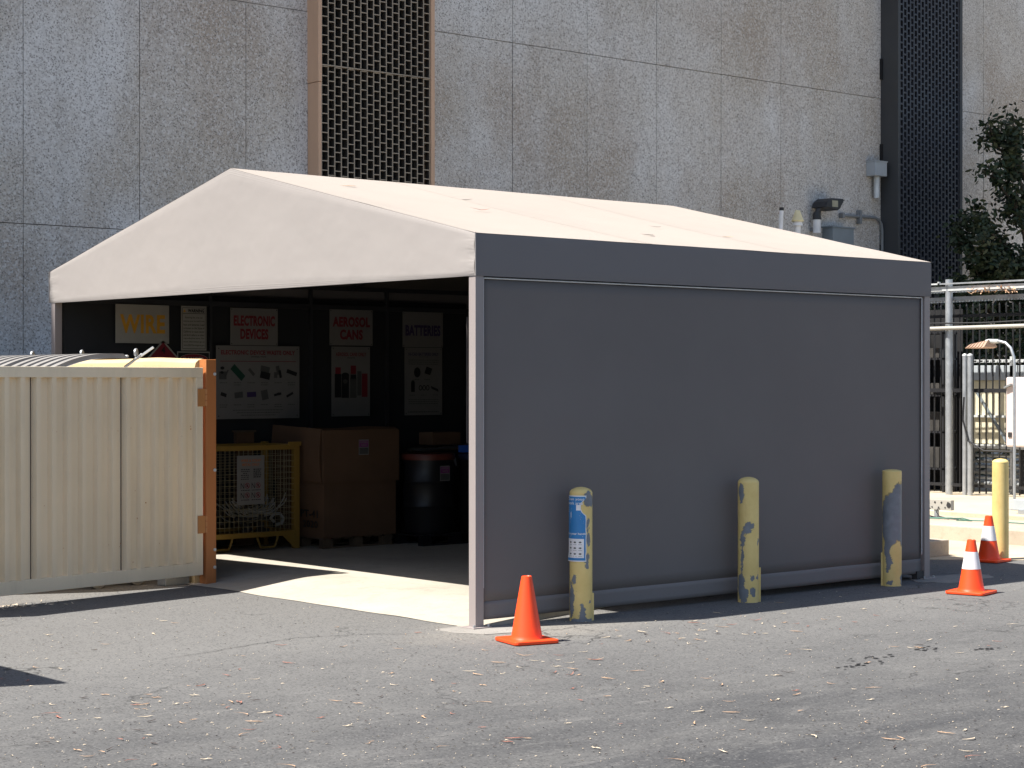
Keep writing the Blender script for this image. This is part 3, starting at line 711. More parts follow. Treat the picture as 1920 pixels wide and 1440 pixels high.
for (a, b) in ((-.042,-.055),(.084,-.055),(-.042,-.150),(.084,-.150)):
    ring(mb, a, b, .028, .028, .006); mb.poly([(a-.021,b+.016,.0022),(a-.016,b+.021,.0022),(a+.021,b-.016,.0022),(a+.016,b-.021,.0022)])
    rect(mk, a, b, .016, .024, .0014)
mb.build('prohibition_ring', M['red'], o); mk.build('pictogram', M['black'], o)

# ------------------------------------------------------------------ large carton on a pallet
def pallet(name, x0, x1, y0, y1, z0, label, cat='pallet', mat='wood'):
    o = empty(name, ((x0+x1)/2, (y0+y1)/2, z0), label=label, cat=cat); a = (x1-x0)/2; b = (y1-y0)/2
    mb = MB(); n = 7
    for i in range(n): x = -a + i*(2*a-.09)/(n-1); mb.box(x,x+.09,-b,b,.092,.11)
    mb.build('deck', M[mat], o)
    for y in (-b, -.04, b-.08):
        for x in (-a, -.06, a-.12): MB().box(x+.002,x+.12,y+.002,y+.08,.018,.0915).build('block', M[mat], o)
    for y in (-b, -.04, b-.08): MB().box(-a,a,y,y+.08,0,.0175).build('runner', M[mat], o)
    return o
pallet('wooden_pallet', 2.46, 3.32, 5.36, 6.2, Z0, 'dark wooden pallet under the large cardboard carton')
G = empty('cardboard_carton', (2.90,5.76,.17), label='large brown cardboard carton with a folded upper collar', cat='carton')
def sleeve(a, b, z0, z1, th, bow=.0, nx_=12):
    mb = MB()
    def loop(s_, z):
        pts = []
        for k in range(nx_): u = k/nx_; pts.append((-a+2*a*u, -b - bow*math.sin(math.pi*u), z))
        for k in range(nx_): u = k/nx_; pts.append((a + bow*math.sin(math.pi*u)*.5, -b+2*b*u, z))
        for k in range(nx_): u = k/nx_; pts.append((a-2*a*u, b, z))
        for k in range(nx_): u = k/nx_; pts.append((-a - bow*math.sin(math.pi*u)*.5, b-2*b*u, z))
        return pts
    n = 4*nx_; o_ = loop(0, 0); vs2 = []
    for z in (z0, (z0+z1)/2, z1): vs2 += [(x, y, z + (.012*noise.noise(Vector((x*4, y*4, 3))) if z == z1 else 0)) for x, y, _ in o_]
    f2 = []
    for i in range(2):
        for k in range(n): k2 = (k+1) % n; f2.append((i*n+k, i*n+k2, (i+1)*n+k2, (i+1)*n+k))
    mb.add(vs2, f2); return mb
sleeve(.445,.42,.0,.565,.008,.006).build('lower_box', M['card'], G, solid=.012)
sleeve(.470,.445,.55,1.075,.008,.010).build('upper_collar', M['card'], G, solid=.012)
MB().add([(-.46,-.44,1.07),(.46,-.44,1.075),(.455,-.39,1.095),(.1,-.38,1.105),(-.45,-.385,1.085)], [(0,1,2,3,4)]).build('top_flap', M['card'], G, solid=.01)
MB().box(-.44,.44,-.41,.41,.72,.74).build('contents', M['junk'], G)
sg = MB()
sg.grid(lambda u, v: (-.485-.02*math.sin(math.pi*v), -.43+u*.86, .56+v*.53 + .03*u), 6, 6)
sg.build('side_flap', M['card'], G, solid=.01)
RL = (math.pi/2, 0, -math.pi/2)                             # faces -x
q = empty('stencil', (-.4535, 0, .0), RL, parent=G)
bpy.data.objects.remove(q)
mb = MB(); text_into(mb, 'PT-41', .18, .235, .30, .075, .0, .02); text_into(mb, '2020', .20, .13, .26, .07, .0, .02)
mt = Matrix.Translation((-.4595, 0, 0)) @ Matrix(((0,0,-1,0),(-1,0,0,0),(0,1,0,0),(0,0,0,1)))
mb.v = [tuple(mt @ Vector(v)) for v in mb.v]; mb.build('stencil_lettering', M['black'], G)
def waste_label(parent, cx, cz, y, w_, h_, rotm, tx):
    o = empty('waste_label', (cx, y, cz), rotm, parent=parent) if False else None
    a, b, c, d = MB(), MB(), MB(), MB()
    rect(a, 0, 0, w_, h_, 0); rect(b, 0, h_*.22, w_*.9, h_*.42, .001); text_into(c, 'UNIVERSAL', 0, h_*.33, w_*.8, h_*.13, .002, .02); text_into(c, 'WASTE', 0, h_*.14, w_*.55, h_*.14, .002, .02)
    rect(d, 0, -h_*.24, w_*.86, h_*.40, .001)
    m4 = Matrix.Translation((cx, y, cz)) @ Matrix(((1,0,0,0),(0,0,-1,0),(0,1,0,0),(0,0,0,1)))
    for m_ in (a, b, c, d): m_.v = [tuple(m4 @ Vector(v)) for v in m_.v]
    lb = a.build('waste_label', M['white'], parent); b.build('header', M['purple'], lb); c.build('lettering', M['white'], lb); d.build('panel', M['greyink'], lb)
waste_label(G, .01, .90, -.468, .125, .155, None, 0)

# ------------------------------------------------------------------ drums, crates and boards at the back
def drum(name, x, y, z, r, h_, lidm, label, lidname='lid', mat='drum'):
    o = empty(name, (x,y,z), label=label, cat='drum')
    MB().lathe([(r*.97,0),(r,.02),(r,h_*.32),(r*1.03,h_*.34),(r,h_*.36),(r,h_*.64),(r*1.03,h_*.66),(r,h_*.68),(r,h_-.06),(r*1.0,h_-.03),(r*.98,h_)], n=40).build('body', M[mat], o, smooth=True)
    MB().lathe([(r*1.05,h_-.045),(r*1.06,h_-.01),(r*1.03,h_+.015),(r*.9,h_+.022),(r*.5,h_+.012),(.02,h_+.012)], n=40).build(lidname, M[lidm], o, smooth=True)
    MB().bar((r*.95,-r*.45,h_-.03),(r*.98,-r*.52,h_-.12),.02,.014).build('latch', M['galv'], o)
    return o
pallet('plastic_pallet', 3.40, 4.30, 4.95, 5.85, Z0, 'black low pallet under the drum with the red lid', 'pallet', 'drum')
D = drum('red_lidded_drum', 3.74, 5.30, .17, .27, .80, 'drumlid', 'black drum with a dull red lid and a waste label')
waste_label(D, -.005, .62, -.2905, .13, .155, None, 0)
D2 = drum('blue_lidded_drum', 4.36, 5.16, Z0, .25, .90, 'darkblue', 'black drum with a dark blue lid next to the near wall end')
for i, x in enumerate((4.05,4.45)):
    drum('black_pail', x, 4.72+.05*i, Z0, .13, .36, 'drum', 'small black lidded pail standing %s' % ('left of the other pail in front of the drums' if i == 0 else 'right of the other pail in front of the drums'))
o = empty('blue_tote', (4.32,5.16,.99), (0,0,.2), 'bright blue plastic tray lying on the blue-lidded drum', 'tray')
MB().box(-.16,.16,-.12,.12,0,.012).box(-.18,.18,-.14,-.12,.0,.075).box(-.18,.18,.12,.14,.0,.075).box(-.18,-.16,-.12,.12,.0,.075).box(.16,.18,-.12,.12,.0,.075).build('tray_body', M['bluep'], o, bevel=.004)
MB().bar((-.2,-.14,.075),(.2,-.14,.075),.015,.01).build('rim', M['bluep'], o)
b = MB(); b.bar((3.72,5.50,1.02),(4.75,5.62,1.055),.22,.022); b.build('loose_board', M['greyink'], label='thin grey board lying across the drum tops', cat='board')
b = MB(); b.bar((3.78,5.62,1.002),(4.5,5.40,1.028),.05,.02, up=(0,0,1)); b.build('loose_batten', M['wood'], label='narrow pale batten lying under the grey board', cat='batten')
b = MB().box(3.98,4.36,5.52,5.76,1.06,1.19); b.box(3.985,4.355,5.525,5.755,1.19,1.196); b.build('small_carton', M['card'], bevel=.004, label='small plain carton on the board above the drums', cat='carton')
b = MB().box(2.42,2.72,5.6,5.9,.92,.935); 
# crate behind the cage
o = empty('back_crate', (1.75,6.26,Z0), label='brown wooden ledge box behind the mesh cage', cat='crate')
MB().box(.26,.47,-.012,.045,.0,1.155).build('panel', M['card'], o); MB().box(.24,.49,-.02,.05,1.155,1.175).build('top_rail', M['wood'], o)

# ------------------------------------------------------------------ enclosure: wall, post, gate leaves, dumpster
wl = MB(); prof = [(-.17,0),(-.17,1.86),(-.16,1.90),(-.13,1.925),(-.09,1.935),(-.05,1.925),(-.02,1.90),(-.012,1.86),(-.012,0)]
N_ = 60
def wv(j, i):
    y = 3.84 + (9.4-3.84)*i/N_; x, z = prof[j]
    if z > 1: z += .022*noise.noise(Vector((0, y*1.1, 2)))+.012*math.exp(-((y-4.5)/.5)**2)
    x += .225*max(0, 1-(y-3.84)/2.2)
    return (x, y, z)
wl.add([wv(j, i) for i in range(N_+1) for j in range(9)], [((i)*9+j, (i+1)*9+j, (i+1)*9+j+1, i*9+j+1) for i in range(N_) for j in range(8)]+[tuple(range(9)), tuple(N_*9+j for j in range(9))[::-1]])
wl.build('enclosure_wall', M['creamwall'], label='cream stucco wall with a rounded top behind the dumpster', cat='wall', smooth=True)
P_ = empty('gate_post', (.155,3.745,0), label='orange painted steel gate post with worn paint', cat='post')
MB().box(-.075,.025,-.05,.06,0,1.925).build('post', M['orange'], P_, bevel=.004)
bl = MB()
for z in (.15, .30, .98, 1.80): bl.tube([(.028 -.02,-.050,z),(.008,-.058,z)], .014, 8)
bl.build('bolt', M['galvpale'], P_)
def gate(name, loc, rotz, L_, label, hinge=True, ribs=.150):
    o = empty(name, loc, (0,0,rotz), label, 'gate')          # local x runs from the hinge along the leaf, y is its thickness
    z0, z1 = .09, 1.855
    f_ = MB(); f_.box(0,L_,-.025,.025,z1-.085,z1); f_.box(0,L_,-.025,.025,z0,z0+.105); f_.box(0,.078,-.0248,.0248,z0+.105,z1-.085); f_.box(L_-.078,L_,-.0248,.0248,z0+.105,z1-.085)
    f_.build('frame', M['creamframe'], o, bevel=.003)
    s_ = MB(); x = .10; seq = [(.078,.0),(.10,.0)]; i = 0; n = int((L_-.2)/ribs)
    pts = [(.078,.022)]
    for k_ in range(n):
        a = .078+ .105 + k_*ribs
        pts += [(a,.022),(a+.007,-.022),(a+.047,-.022),(a+.062,.022)]
    pts.append((L_-.078,.022))
    s_.add([(x, y, z0+.105) for x, y in pts]+[(x, y, z1-.085) for x, y in pts], [(i, i+1, len(pts)+i+1, len(pts)+i) for i in range(len(pts)-1)])
    s_.build('corrugated_sheet', M['cream'], o, solid=.002)
    e = MB()
    for k_ in range(4, n, 6):
        a = .078+.105+k_*ribs+.074; e.box(a,a+.005,.012,.0195,z0+.105,z1-.085)
    e.build('sheet_joint', M['joint'], o)
    bt = MB()
    for k_ in range(60):
        xx = random.uniform(.1,L_-.1); zz = random.choice([.75,1.35,.4])+random.uniform(-.02,.02)+random.uniform(-.15,.15)*(random.random()<.4)
        bt.tube([(xx,.0105,zz),(xx,.0085,zz)], random.choice([.003,.004,.006]), 6)
    bt.build('rivet', M['hinge'], o)
    if hinge:
        for z in (.52, 1.60):
            hg = MB().box(-.015,.065,-.036,-.026,z-.075,z+.075).build('hinge', M['hinge'], o, bevel=.002)
            k2 = MB()
            for q_ in range(3): k2.tube([(-.025,-.036,z-.07+q_*.05),(-.025,-.036,z-.03+q_*.05)], .011, 10)
            k2.build('knuckle', M['hinge'], hg, smooth=True)
            MB().box(-.115,-.035,-.042,-.034,z-.075,z+.075).build('hinge_plate', M['hinge'], hg, bevel=.002)
    return o
ga = math.atan2(-.19, -1)
# the leaf's outside (local -y side) must face the camera, so its x axis runs away from the hinge and y is flipped by scale-free mirroring
def gate_flip(o):
    for ch in o.children_recursive:
        if ch.type == 'MESH':
            for v in ch.data.vertices: v.co.y = -v.co.y
            ch.data.flip_normals()
L1 = gate('corrugated_gate', (.055,3.735,0), ga, 3.2, 'cream corrugated metal gate leaf hinged to the orange post'); gate_flip(L1)
L2 = gate('second_corrugated_gate', (-4.41,3.0,0), -math.pi/2, 2.87, 'second cream corrugated gate leaf standing just left of the view', hinge=False)
kb = MB().box(-.22,.02,3.86,4.0,0,.13); kb.build('kerb_block', M['conduit'], bevel=.01, label='low grey concrete block under the gate beside the orange post', cat='block')
DU = empty('dumpster', (-.95,5.1,0), label='dark dumpster with ribbed grey lids behind the cream gate', cat='dumpster')
MB().add([(-.62,-.98,.16),(.62,-.98,.16),(.62,.98,.16),(-.62,.98,.16),(-.66,-1.0,1.45),(.64,-1.0,1.74),(.64,1.0,1.74),(-.66,1.0,1.45)],
         [(0,3,2,1),(4,5,6,7),(0,1,5,4),(1,2,6,5),(2,3,7,6),(3,0,4,7)]).build('body', M['dump'], DU, bevel=.01)
for y0 in (-.98, .02):
    ld = MB(); dk = MB()
    def lz(u): return 1.50 + .435*math.sin(math.pi/2*min(1, u*1.25))**.9
    prof = []; y = y0; 
    def hy(v):
        s5 = (v*5.0) % 1.0
        return .040 if .18 < s5 < .72 else 0.
    ld.grid(lambda u, v: (-.64+u*1.24, y0+v*.94, lz(u)+hy(v)*(1 if .04 < u < .93 else 0)), 24, 120)
    lo = ld.build('lid', M['lid'], DU)
for yy in (-.66,): pass
rods = MB()
rods.tube([(.62,-.80,1.955),(.62,.0,1.96)], .010, 8); rods.tube([(.62,.06,1.962),(.62,.98,1.965)], .012, 8)
rods.build('hinge_rod', M['galvpale'], DU, smooth=True)
for yy, s_ in ((-.94,1.),(.02,1.),(.98,1.)):
    MB().lathe([(.034,-.008),(.036,0),(.034,.008)], n=16).build('ring', M['galv'], DU, smooth=True)
    rg = DU.children[-1]; rg.location = (.62,yy,1.985); rg.rotation_euler = (math.pi/2,0,R(40))
br = MB(); br.bar((.52,-.93,1.86),(.66,-.97,1.97),.045,.018); br.bar((.62,-.95,1.93),(.72,-1.06,2.03),.020,.018)
br.build('bracket', M['galvpale'], DU)
hs = MB()
for yy in (-.62,-.2,.3,.7): hs.tube([(.62,yy-.03,1.958),(.62,yy+.03,1.96)], .020, 10)
hs.build('sleeve', M['galv'], DU, smooth=True)
for i, (wx, wy) in enumerate(((-.757+.95,-1.04+.0),(-.02+.62,-.98),(-.5,.8),(.5,.8))):
    wz = MB().tube([(wx-.0,wy-.025,.08),(wx,wy+.025,.08)], .08, 20); wo = wz.build('caster', M['rubber'], DU, smooth=True)
    rm = MB().tube([(wx,wy-.03,.08),(wx,wy-.026,.08)], .045, 16).build('hub', M['galv'], wo, smooth=True)
    MB().box(wx-.03,wx+.03,wy+.03,wy+.05,.06,.17).build('fork', M['dump'], wo)

# ------------------------------------------------------------------ bollards
rv = Vector((.7582,-.6520,0)); fv = Vector((.652,.7582,0))
def bp(s_, z, r=.083): 
    q = rv*s_*r - fv*math.sqrt(max(0, 1-s_*s_))*r; return (q.x, q.y, z)
def bollard(x, y, h_, label, mat, dome=.035, r=.083, group='yellow steel bollards around the shelter'):
    o = empty('bollard', (x,y,0), label=label, cat='bollard', group=group)
    prof = [(r,-.02),(r,h_-dome*1.3)]
    MB().lathe(prof, n=40, cap=True).build('pipe', mat, o, smooth=True)
    cp = [(r+.001,h_-dome*1.3)]
    for k_ in range(1, 9): a = k_/8*math.pi/2; cp.append((max(.004,(r+.001)*math.cos(a)), h_-dome*1.3+dome*1.3*math.sin(a)))
    MB().lathe(cp, n=40).build('cap', mat, o, smooth=True)
    return o
m1 = m_bollard('bollard_paint_peeling', [(bp(.62,.885),.040,.052),(bp(.9,.86),.03,.03),(bp(-.62,.305),.021,.036),(bp(-.85,.16),.026,.13),(bp(.1,.06),.022,.045),(bp(.02,.105),.014,.02),(bp(.55,.70),.014,.05),
    (bp(.62,.60),.020,.055),(bp(.5,.44),.018,.055),(bp(-.5,.0),.05,.022),(bp(.7,.0),.05,.016),(bp(.2,0.0),.03,.03),(bp(.72,.145),.010,.014)], .8)
m2 = m_bollard('bollard_paint_patchy', [(bp(-.80,.88),.030,.05),(bp(-.75,.83),.022,.05),(bp(.05,.61),.036,.030),(bp(-.3,.575),.034,.035),(bp(-.62,.50),.022,.06),(bp(-.68,.34),.010,.14),(bp(-.75,.13),.036,.095),(bp(-.5,.05),.03,.06),
    (bp(.30,.085),.026,.036),(bp(.22,.20),.022,.018),(bp(.85,.475),.014,.026),(bp(.8,.20),.012,.016)], .6)
m3 = m_bollard('bollard_paint_bare', [(bp(.6,.72),.075,.15),(bp(.9,.62),.07,.25),(bp(.1,.60),.12,.19),(bp(-.6,.56),.07,.13),(bp(-.3,.50),.075,.15),(bp(-.75,.52),.05,.16),(bp(.6,.52),.06,.13),(bp(-.65,.33),.030,.10),(bp(-.55,.2),.026,.09),(bp(.9,.6),.06,.25),(bp(.9,.05),.02,.05),(bp(-.4,.03),.03,.02)], .4)
b1 = bollard(.892,-.125,.972,'worn yellow bollard wrapped with a torn blue notice, nearest the front post', m1)
MB().box(-.006,.010,-.006,.006,0,.20).build('side_strip', m1, b1); b1.children[-1].location = (.083*rv.x+.0, .083*rv.y, .0)
b2 = bollard(2.69,-.125,.985,'worn yellow bollard with grey peeled patches, middle of the long side', m2)
sq = MB(); sq.box(-.006,.014,-.006,.006,.0,.27); sq.build('side_strip', m2, b2); b2.children[-1].location = (.083*rv.x, .083*rv.y, 0); b2.children[-1].rotation_euler = (0,0,R(-40))
b3 = bollard(4.50,-.12,.99,'bollard with a large bare grey-blue area near the rear post', m3, dome=.014, r=.081)
sq = MB(); sq.box(-.012,.006,-.006,.006,.0,.28); sq.build('side_strip', m3, b3); b3.children[-1].location = (-.081*rv.x, -.081*rv.y, 0); b3.children[-1].rotation_euler = (0,0,R(-40))
b4 = bollard(7.17,.655,.985,'clean bright yellow bollard standing behind the farther traffic cone', M['yellow'], dome=.028, r=.079)
# torn blue notice wrapped round the first bollard
NO = empty('torn_notice', (.892,-.125,0), label='torn blue hygiene notice taped round the nearest worn bollard', cat='notice')
def wrap(mb, r_):                                            # sheet x (metres, 0 at the camera-facing line) -> round the pipe
    out = []
    for (x, y, z) in mb.v:
        rr = r_+z
        if y < .50: rr += (.50-y)*.10*(1 if x < -.04 else .25)*max(0, (-x)/.12+.2)
        a = x/r_; q = rv*math.sin(a)*rr - fv*math.cos(a)*rr; out.append((q.x, q.y, y))
    mb.v = out; return mb
XL, XR = -.21, .036; ZT, ZB = .913, .435
def sheet(x0, x1, z0, z1, zz, notch=False, n=26, m=30):
    mb = MB()
    def fn(u, v):
        z = z0+(z1-z0)*v; xr = x1
        if notch:
            t_ = (z-.83)/.055
            if abs(t_) < 1: xr = x1 - .040*math.sqrt(1-t_*t_) + .004*noise.noise(Vector((z*60,0,0)))
            elif z < .82: xr = x1+.006*noise.noise(Vector((z*20,1,0)))
        return (x0+(xr-x0)*u, z, zz)
    return mb.grid(fn, n, m)
wrap(sheet(XL, XR, ZB, ZT, .002, True), .084).build('paper', M['whitepole'], NO, solid=.0008)
wrap(sheet(XL, XR-.006, ZB+.008, ZT-.008, .0034, True), .084).build('blue_print', M['blue'], NO)
lt = MB(); text_into(lt, 'Clean your', -.055, .885, .15, .025, .0046, .01); text_into(lt, 'work area', -.055, .858, .13, .022, .0046, .01)
text_into(lt, 'Clean your hands', -.055, .635, .17, .020, .0046, .02); rect(lt, (XL+XR)/2, .665, XR-XL-.01, .004, .0046)
for i in range(5): rect(lt, -.05, .795-i*.013, .10-.01*(i%3), .003, .0046)
for i in range(2): rect(lt, -.04, .725-i*.012, .11, .003, .0046)
for i in range(3): rect(lt, -.10, .82-i*.012, .05, .003, .0046)
rect(lt, -.082, .772, .006, .04, .0046); rect(lt, -.04, .617, .10, .004, .0046)
vv = wrap(lt, .084).build('lettering', M['whitepole'], NO)
wrap(sheet(-.20, .018, .462, .600, .0046, False, 20, 12), .084).build('white_panel', M['whitepole'], NO)
pic = MB()
for i in range(3):
    for j in range(3): 
        ell(pic, -.085+j*.038, .575-i*.042, .010, .006, .0056, 10); rect(pic, -.085+j*.038, .558-i*.042, .026, .0022, .0056)
wrap(pic, .084).build('picture', M['greyink'], NO)
pn = MB(); rect(pn, -.022, .826, .030, .040, .0048); wrap(pn, .084).build('inset', M['whitepole'], NO)

# ------------------------------------------------------------------ traffic cones
def cone(x, y, rot, label, collar):
    o = empty('traffic_cone', (x,y,0), (0,0,rot), label, 'traffic cone', 'orange traffic cones beside the shelter')
    a = .165; pts = []
    for (cx, cy, s0) in ((a-.03,a-.03,0),(-a+.03,a-.03,90),(-a+.03,-a+.03,180),(a-.03,-a+.03,270)):
        for k_ in range(5): t_ = R(s0+k_*22.5); pts.append((cx+.03*math.cos(t_), cy+.03*math.sin(t_)))
    MB().prism(pts, .004, .028).build('base', M['cone'], o, bevel=.006)
    MB().lathe([(.118,.020),(.108,.034),(.102,.05),(.037,.425),(.034,.440),(.028,.443),(.024,.438),(.024,.40)], n=40, cap=True).build('cone_body', M['cone'], o, smooth=True)
    if collar:
        r_ = lambda z: .102 + (.037-.102)*(z-.05)/.375 + .0015
        MB().lathe([(r_(.205),.205),(r_(.345),.345)], n=40, cap=False).build('collar', M['collar'], o, smooth=True)
cone(-.165,-.735,R(-14),'plain orange traffic cone by the near corner post', False)
cone(4.50,-.93,R(14),'orange traffic cone with a white collar in front of the rear corner', True)
cone(6.93,.62,R(8),'orange traffic cone with a white collar touching the clean yellow bollard', True)

# ------------------------------------------------------------------ fenced equipment yard to the right
DZ = .225
FX = 12.63
FE = empty('steel_fence', (FX,4.9,DZ), label='tall black steel picket fence behind the walkway', cat='fence')
MB().box(-.02,.02,-4.5,4.4,2.36,2.40).build('rail', M['fence'], FE); MB().box(-.022,.022,-4.5,4.4,1.36,1.41).build('rail', M['fence'], FE); MB().box(-.02,.02,-4.5,4.4,.10,.14).build('rail', M['fence'], FE)
pkm = None
for k_ in range(56):
    y = -3.2+k_*.104
    if pkm is None:
        po = MB().box(-.0075,.0075,-.0075,.0075,0,2.49).add([(-.010,-.010,2.49),(.010,-.010,2.49),(.010,.010,2.49),(-.010,.010,2.49),(0,0,2.53)], [(0,1,4),(1,2,4),(2,3,4),(3,0,4)]).build('picket', M['fence'], FE); pkm = po
    else: po = pkm.copy(); COL.objects.link(po); po.parent = FE
    po.location = (0 if True else 0, y, .02); po.location.x = 0.031
for y in (-3.3, -.85, 1.9, 4.3): MB().box(-.03,.03,y-.03,y+.03,0,2.6).build('fence_post', M['fence'], FE)
MB().box(.62,.63,.62,4.4,.0,2.5).build('dark_backdrop', M['darkback'], FE)  # black sheet added to darken the yard seen through the fence
# galvanised frame in front of the fence
o = empty('strut_frame', (12.40,5.12,DZ), label='galvanised pole carrying long slotted overhead channels', cat='frame')
MB().tube([(0,0,0),(0,0,2.86)], .047, 18).build('pole', M['galv'], o, smooth=True)
def channel(y0, y1, x, z, w_=.045, h_=.045, slope=0, name='channel', mat='galvpale'):
    mb = MB(); mb.bar((x,y0,z),(x,y1,z+slope),w_,h_); co_ = mb.build(name, M[mat], o)
    t_ = MB(); n = int(abs(y1-y0)/.05)
    for i in range(n): y = y0+(y1-y0)*(i+.5)/n; zz = z+slope*(i+.5)/n; t_.box(x-.016,x+.016,y-.012,y+.012,zz-h_/2-.022,zz-h_/2-.001)
    t_.build('slot_teeth', M['galv'], co_)
channel(-2.3, .75, -.02, 2.735, .05, .06)
channel(-2.3, .75, .10, 2.62, .05, .05, -.02, mat='galv')
MB().bar((-.07,-1.6,2.80),(-.07,.35,2.80),.02,.02).build('brace', M['galv'], o)
MB().box(-.09,-.05,.10,.50,2.79,2.81).box(-.09,-.05,.10,.12,2.79,2.83).build('clip', M['galvpale'], o)
MB().tube([(-.09,-2.4,2.225),(-.09,.75,2.205)], .026, 12).build('conduit', M['whiteaged'], o, smooth=True)
MB().tube([(-.075,-1.9,2.30),(-.075,-.6,2.27),(-.075,.2,2.28),(-.075,.75,2.25)], .010, 8).build('black_cable', M['fence'], o, smooth=True)
# clip of the white pole end: overhead channel supports reach the ground off to the right
MB().tube([(0,-2.25,0),(0,-2.25,2.70)], .047, 14).build('pole', M['galv'], o, smooth=True)
o = empty('twin_posts', (12.45,4.86,DZ), label='pair of short capped galvanised posts against the black fence', cat='post')
MB().tube([(0,.045,0),(0,.045,1.84)], .030, 12).build('post', M['galv'], o, smooth=True); MB().tube([(0,-.04,0),(0,-.04,1.84)], .034, 12).build('post', M['galv'], o, smooth=True)
MB().lathe([(.038,1.84),(.036,1.86),(.01,1.875)], c=(0,-.04,0), n=12).lathe([(.034,1.84),(.032,1.86),(.01,1.875)], c=(0,.045,0), n=12).build('cap', M['galvpale'], o, smooth=True)
MB().tube([(-.05,.02,1.3),(-.06,.03,1.0),(-.05,-.05,.72),(-.06,-.3,.60),(-.05,-.8,.60)], .012, 8).build('cable', M['fence'], o, smooth=True)
o = empty('equipment_cabinet', (13.25,4.75,DZ), label='cream equipment cabinet in a slotted frame behind the black fence', cat='cabinet')
MB().box(-.1,.5,-.72,.56,.66,1.52).build('body', M['creamtank'], o, bevel=.01)
MB().box(-.14,.54,-.78,.62,1.52,1.72).build('hood', M['elbox'], o, bevel=.006)
fr = MB()
for y in (-.70,-.12,.54): fr.box(-.14,-.10,y-.03,y+.03,.0,1.84)
fr.box(-.145,-.101,-.8,.62,1.76,1.80); fr.box(-.145,-.101,-.8,.62,.60,.655); fr.box(-.14,-.102,-.7,.55,1.02,1.05)
fr.build('frame', M['galvpale'], o)
sl = MB()
for i in range(14): sl.box(-.147,-.1455,-.76+i*.1,-.72+i*.1,1.768,1.79)
for i in range(14): sl.box(-.1415,-.1402,-.715,-.69,.7+i*.07,.74+i*.07)
sl.build('slot', M['darkback'], o)
MB().bar((-.15,.42,1.35),(-.15,-.05,.70),.05,.02).build('strap', M['elbox2'], o)
MB().tube([(-.16,-.45,1.78),(-.16,-.45,2.14)], .012, 8).tube([(-.16,-.45,2.10),(-.16,-.45,2.3)], .026, 8).build('vent', M['galvpale'], o, smooth=True)
MB().box(-.17,-.15,-.62,-.54,1.80,1.86).build('red_tag', M['red'], o)
o = empty('pipe_rack', (13.3,4.8,DZ), label='rack of stacked grey pipes low behind the black fence', cat='pipe rack')
for k_ in range(8):
    z = .12+k_*.075; MB().tube([(.02*(k_%2),-.95+.03*(k_%3),z),(.02*(k_%2),1.05,z)], .026, 10).build('pipe', M['galv' if k_ % 2 else 'conduit'], o, smooth=True)
MB().box(-.05,0,.55,.6,0,.7).box(-.05,0,-.25,-.2,0,.7).box(-.05,0,-.8,-.75,0,.7).build('upright', M['frame'], o)
o = empty('dark_rack', (12.95,6.4,DZ), label='dark steel shelving behind the fence near the shelter corner', cat='rack')
rk = MB()
for y in (-.9,-.2,.5): rk.box(-.15,-.12,y,y+.03,0,2.2); rk.box(.12,.15,y,y+.03,0,2.2)
for z in (.3,.8,1.3,1.8,2.15): rk.box(-.15,.15,-.9,.53,z,z+.025)
rk.build('frame', M['steel'], o)
rnd = random.Random(5)
for z in (.33,.83,1.33,1.83):
    for k_ in range(4): y = -.8+k_*.32; MB().box(-.12,.11,y,y+rnd.uniform(.14,.26),z,z+rnd.uniform(.1,.34)).build('bin', M['junk'], o)
o = empty('pink_cabinet', (11.55,3.60,DZ), label='pale pinkish metal cabinet at the right edge on a thick post', cat='cabinet')
MB().box(-.1,.3,-.9,-.03,.70,1.56).build('body', M['pink'], o, bevel=.02)
MB().box(-.112,-.1005,-.12,-.07,.82,.88).build('lock', M['lampblk'], o); MB().bar((-.12,-.03,1.43),(-.12,-.13,1.47),.05,.02).build('handle', M['conduit'], o)
MB().tube([(.55,-.02,0),(.55,-.02,1.72)], .068, 18).build('thick_post', M['galvpale'], o, smooth=True); MB().lathe([(.072,1.72),(.066,1.75),(.03,1.775),(.004,1.78)], c=(.55,-.02,0), n=18).build('post_cap', M['galvpale'], o, smooth=True)
MB().bar((.3,-.02,.8),(.5,-.02,.8),.05,.04).bar((.3,-.02,1.4),(.5,-.02,1.4),.05,.04).bar((.3,-.5,.72),(.55,-.04,.72),.04,.03).build('support_arm', M['galv'], o)
o = empty('gooseneck_lamp', (10.5,2.79,DZ), label='thin gooseneck lamp with a ribbed brown shade', cat='lamp')
pts = [(0,0,0),(0,0,1.70),(0,.01,1.80),(0,.05,1.90),(0,.12,1.96),(0,.20,1.98),(0,.30,1.985)]
MB().tube(pts, .017, 12).build('pole', M['galv'], o, smooth=True)
MB().tube([(0,.22,1.982),(0,.36,1.985),(0,.40,1.98)], [.024,.026,.02], 12).build('neck', M['galvpale'], o, smooth=True)
sh = MB()
for k_ in range(6): y = .33+k_*.045; sh.add([(-.13,y,1.93-.012),(.13,y,1.93-.012),(.13,y+.05,1.90),(-.13,y+.05,1.90),(-.05,y,2.0-.008*k_),(.05,y,2.0-.008*k_),(.05,y+.042,1.985-.008*k_),(-.05,y+.042,1.985-.008*k_)], [(0,3,2,1),(4,5,6,7),(0,1,5,4),(1,2,6,5),(2,3,7,6),(3,0,4,7)])
sh.build('lamp_shade', M['brownshade'], o)
MB().lathe([(.06,0),(.06,.012),(.02,.014)], n=14).build('base_flange', M['galv'], o)
o = empty('grey_rail', (10.0,2.20,DZ-.055), label='low grey steel rail with a foot at the right edge', cat='rail')
MB().box(-.04,.04,-1.2,.24,.10,.22).build('beam', M['elbox'], o, bevel=.005); MB().box(-.06,.06,.0,.16,.056,.0995).build('foot', M['galv'], o)
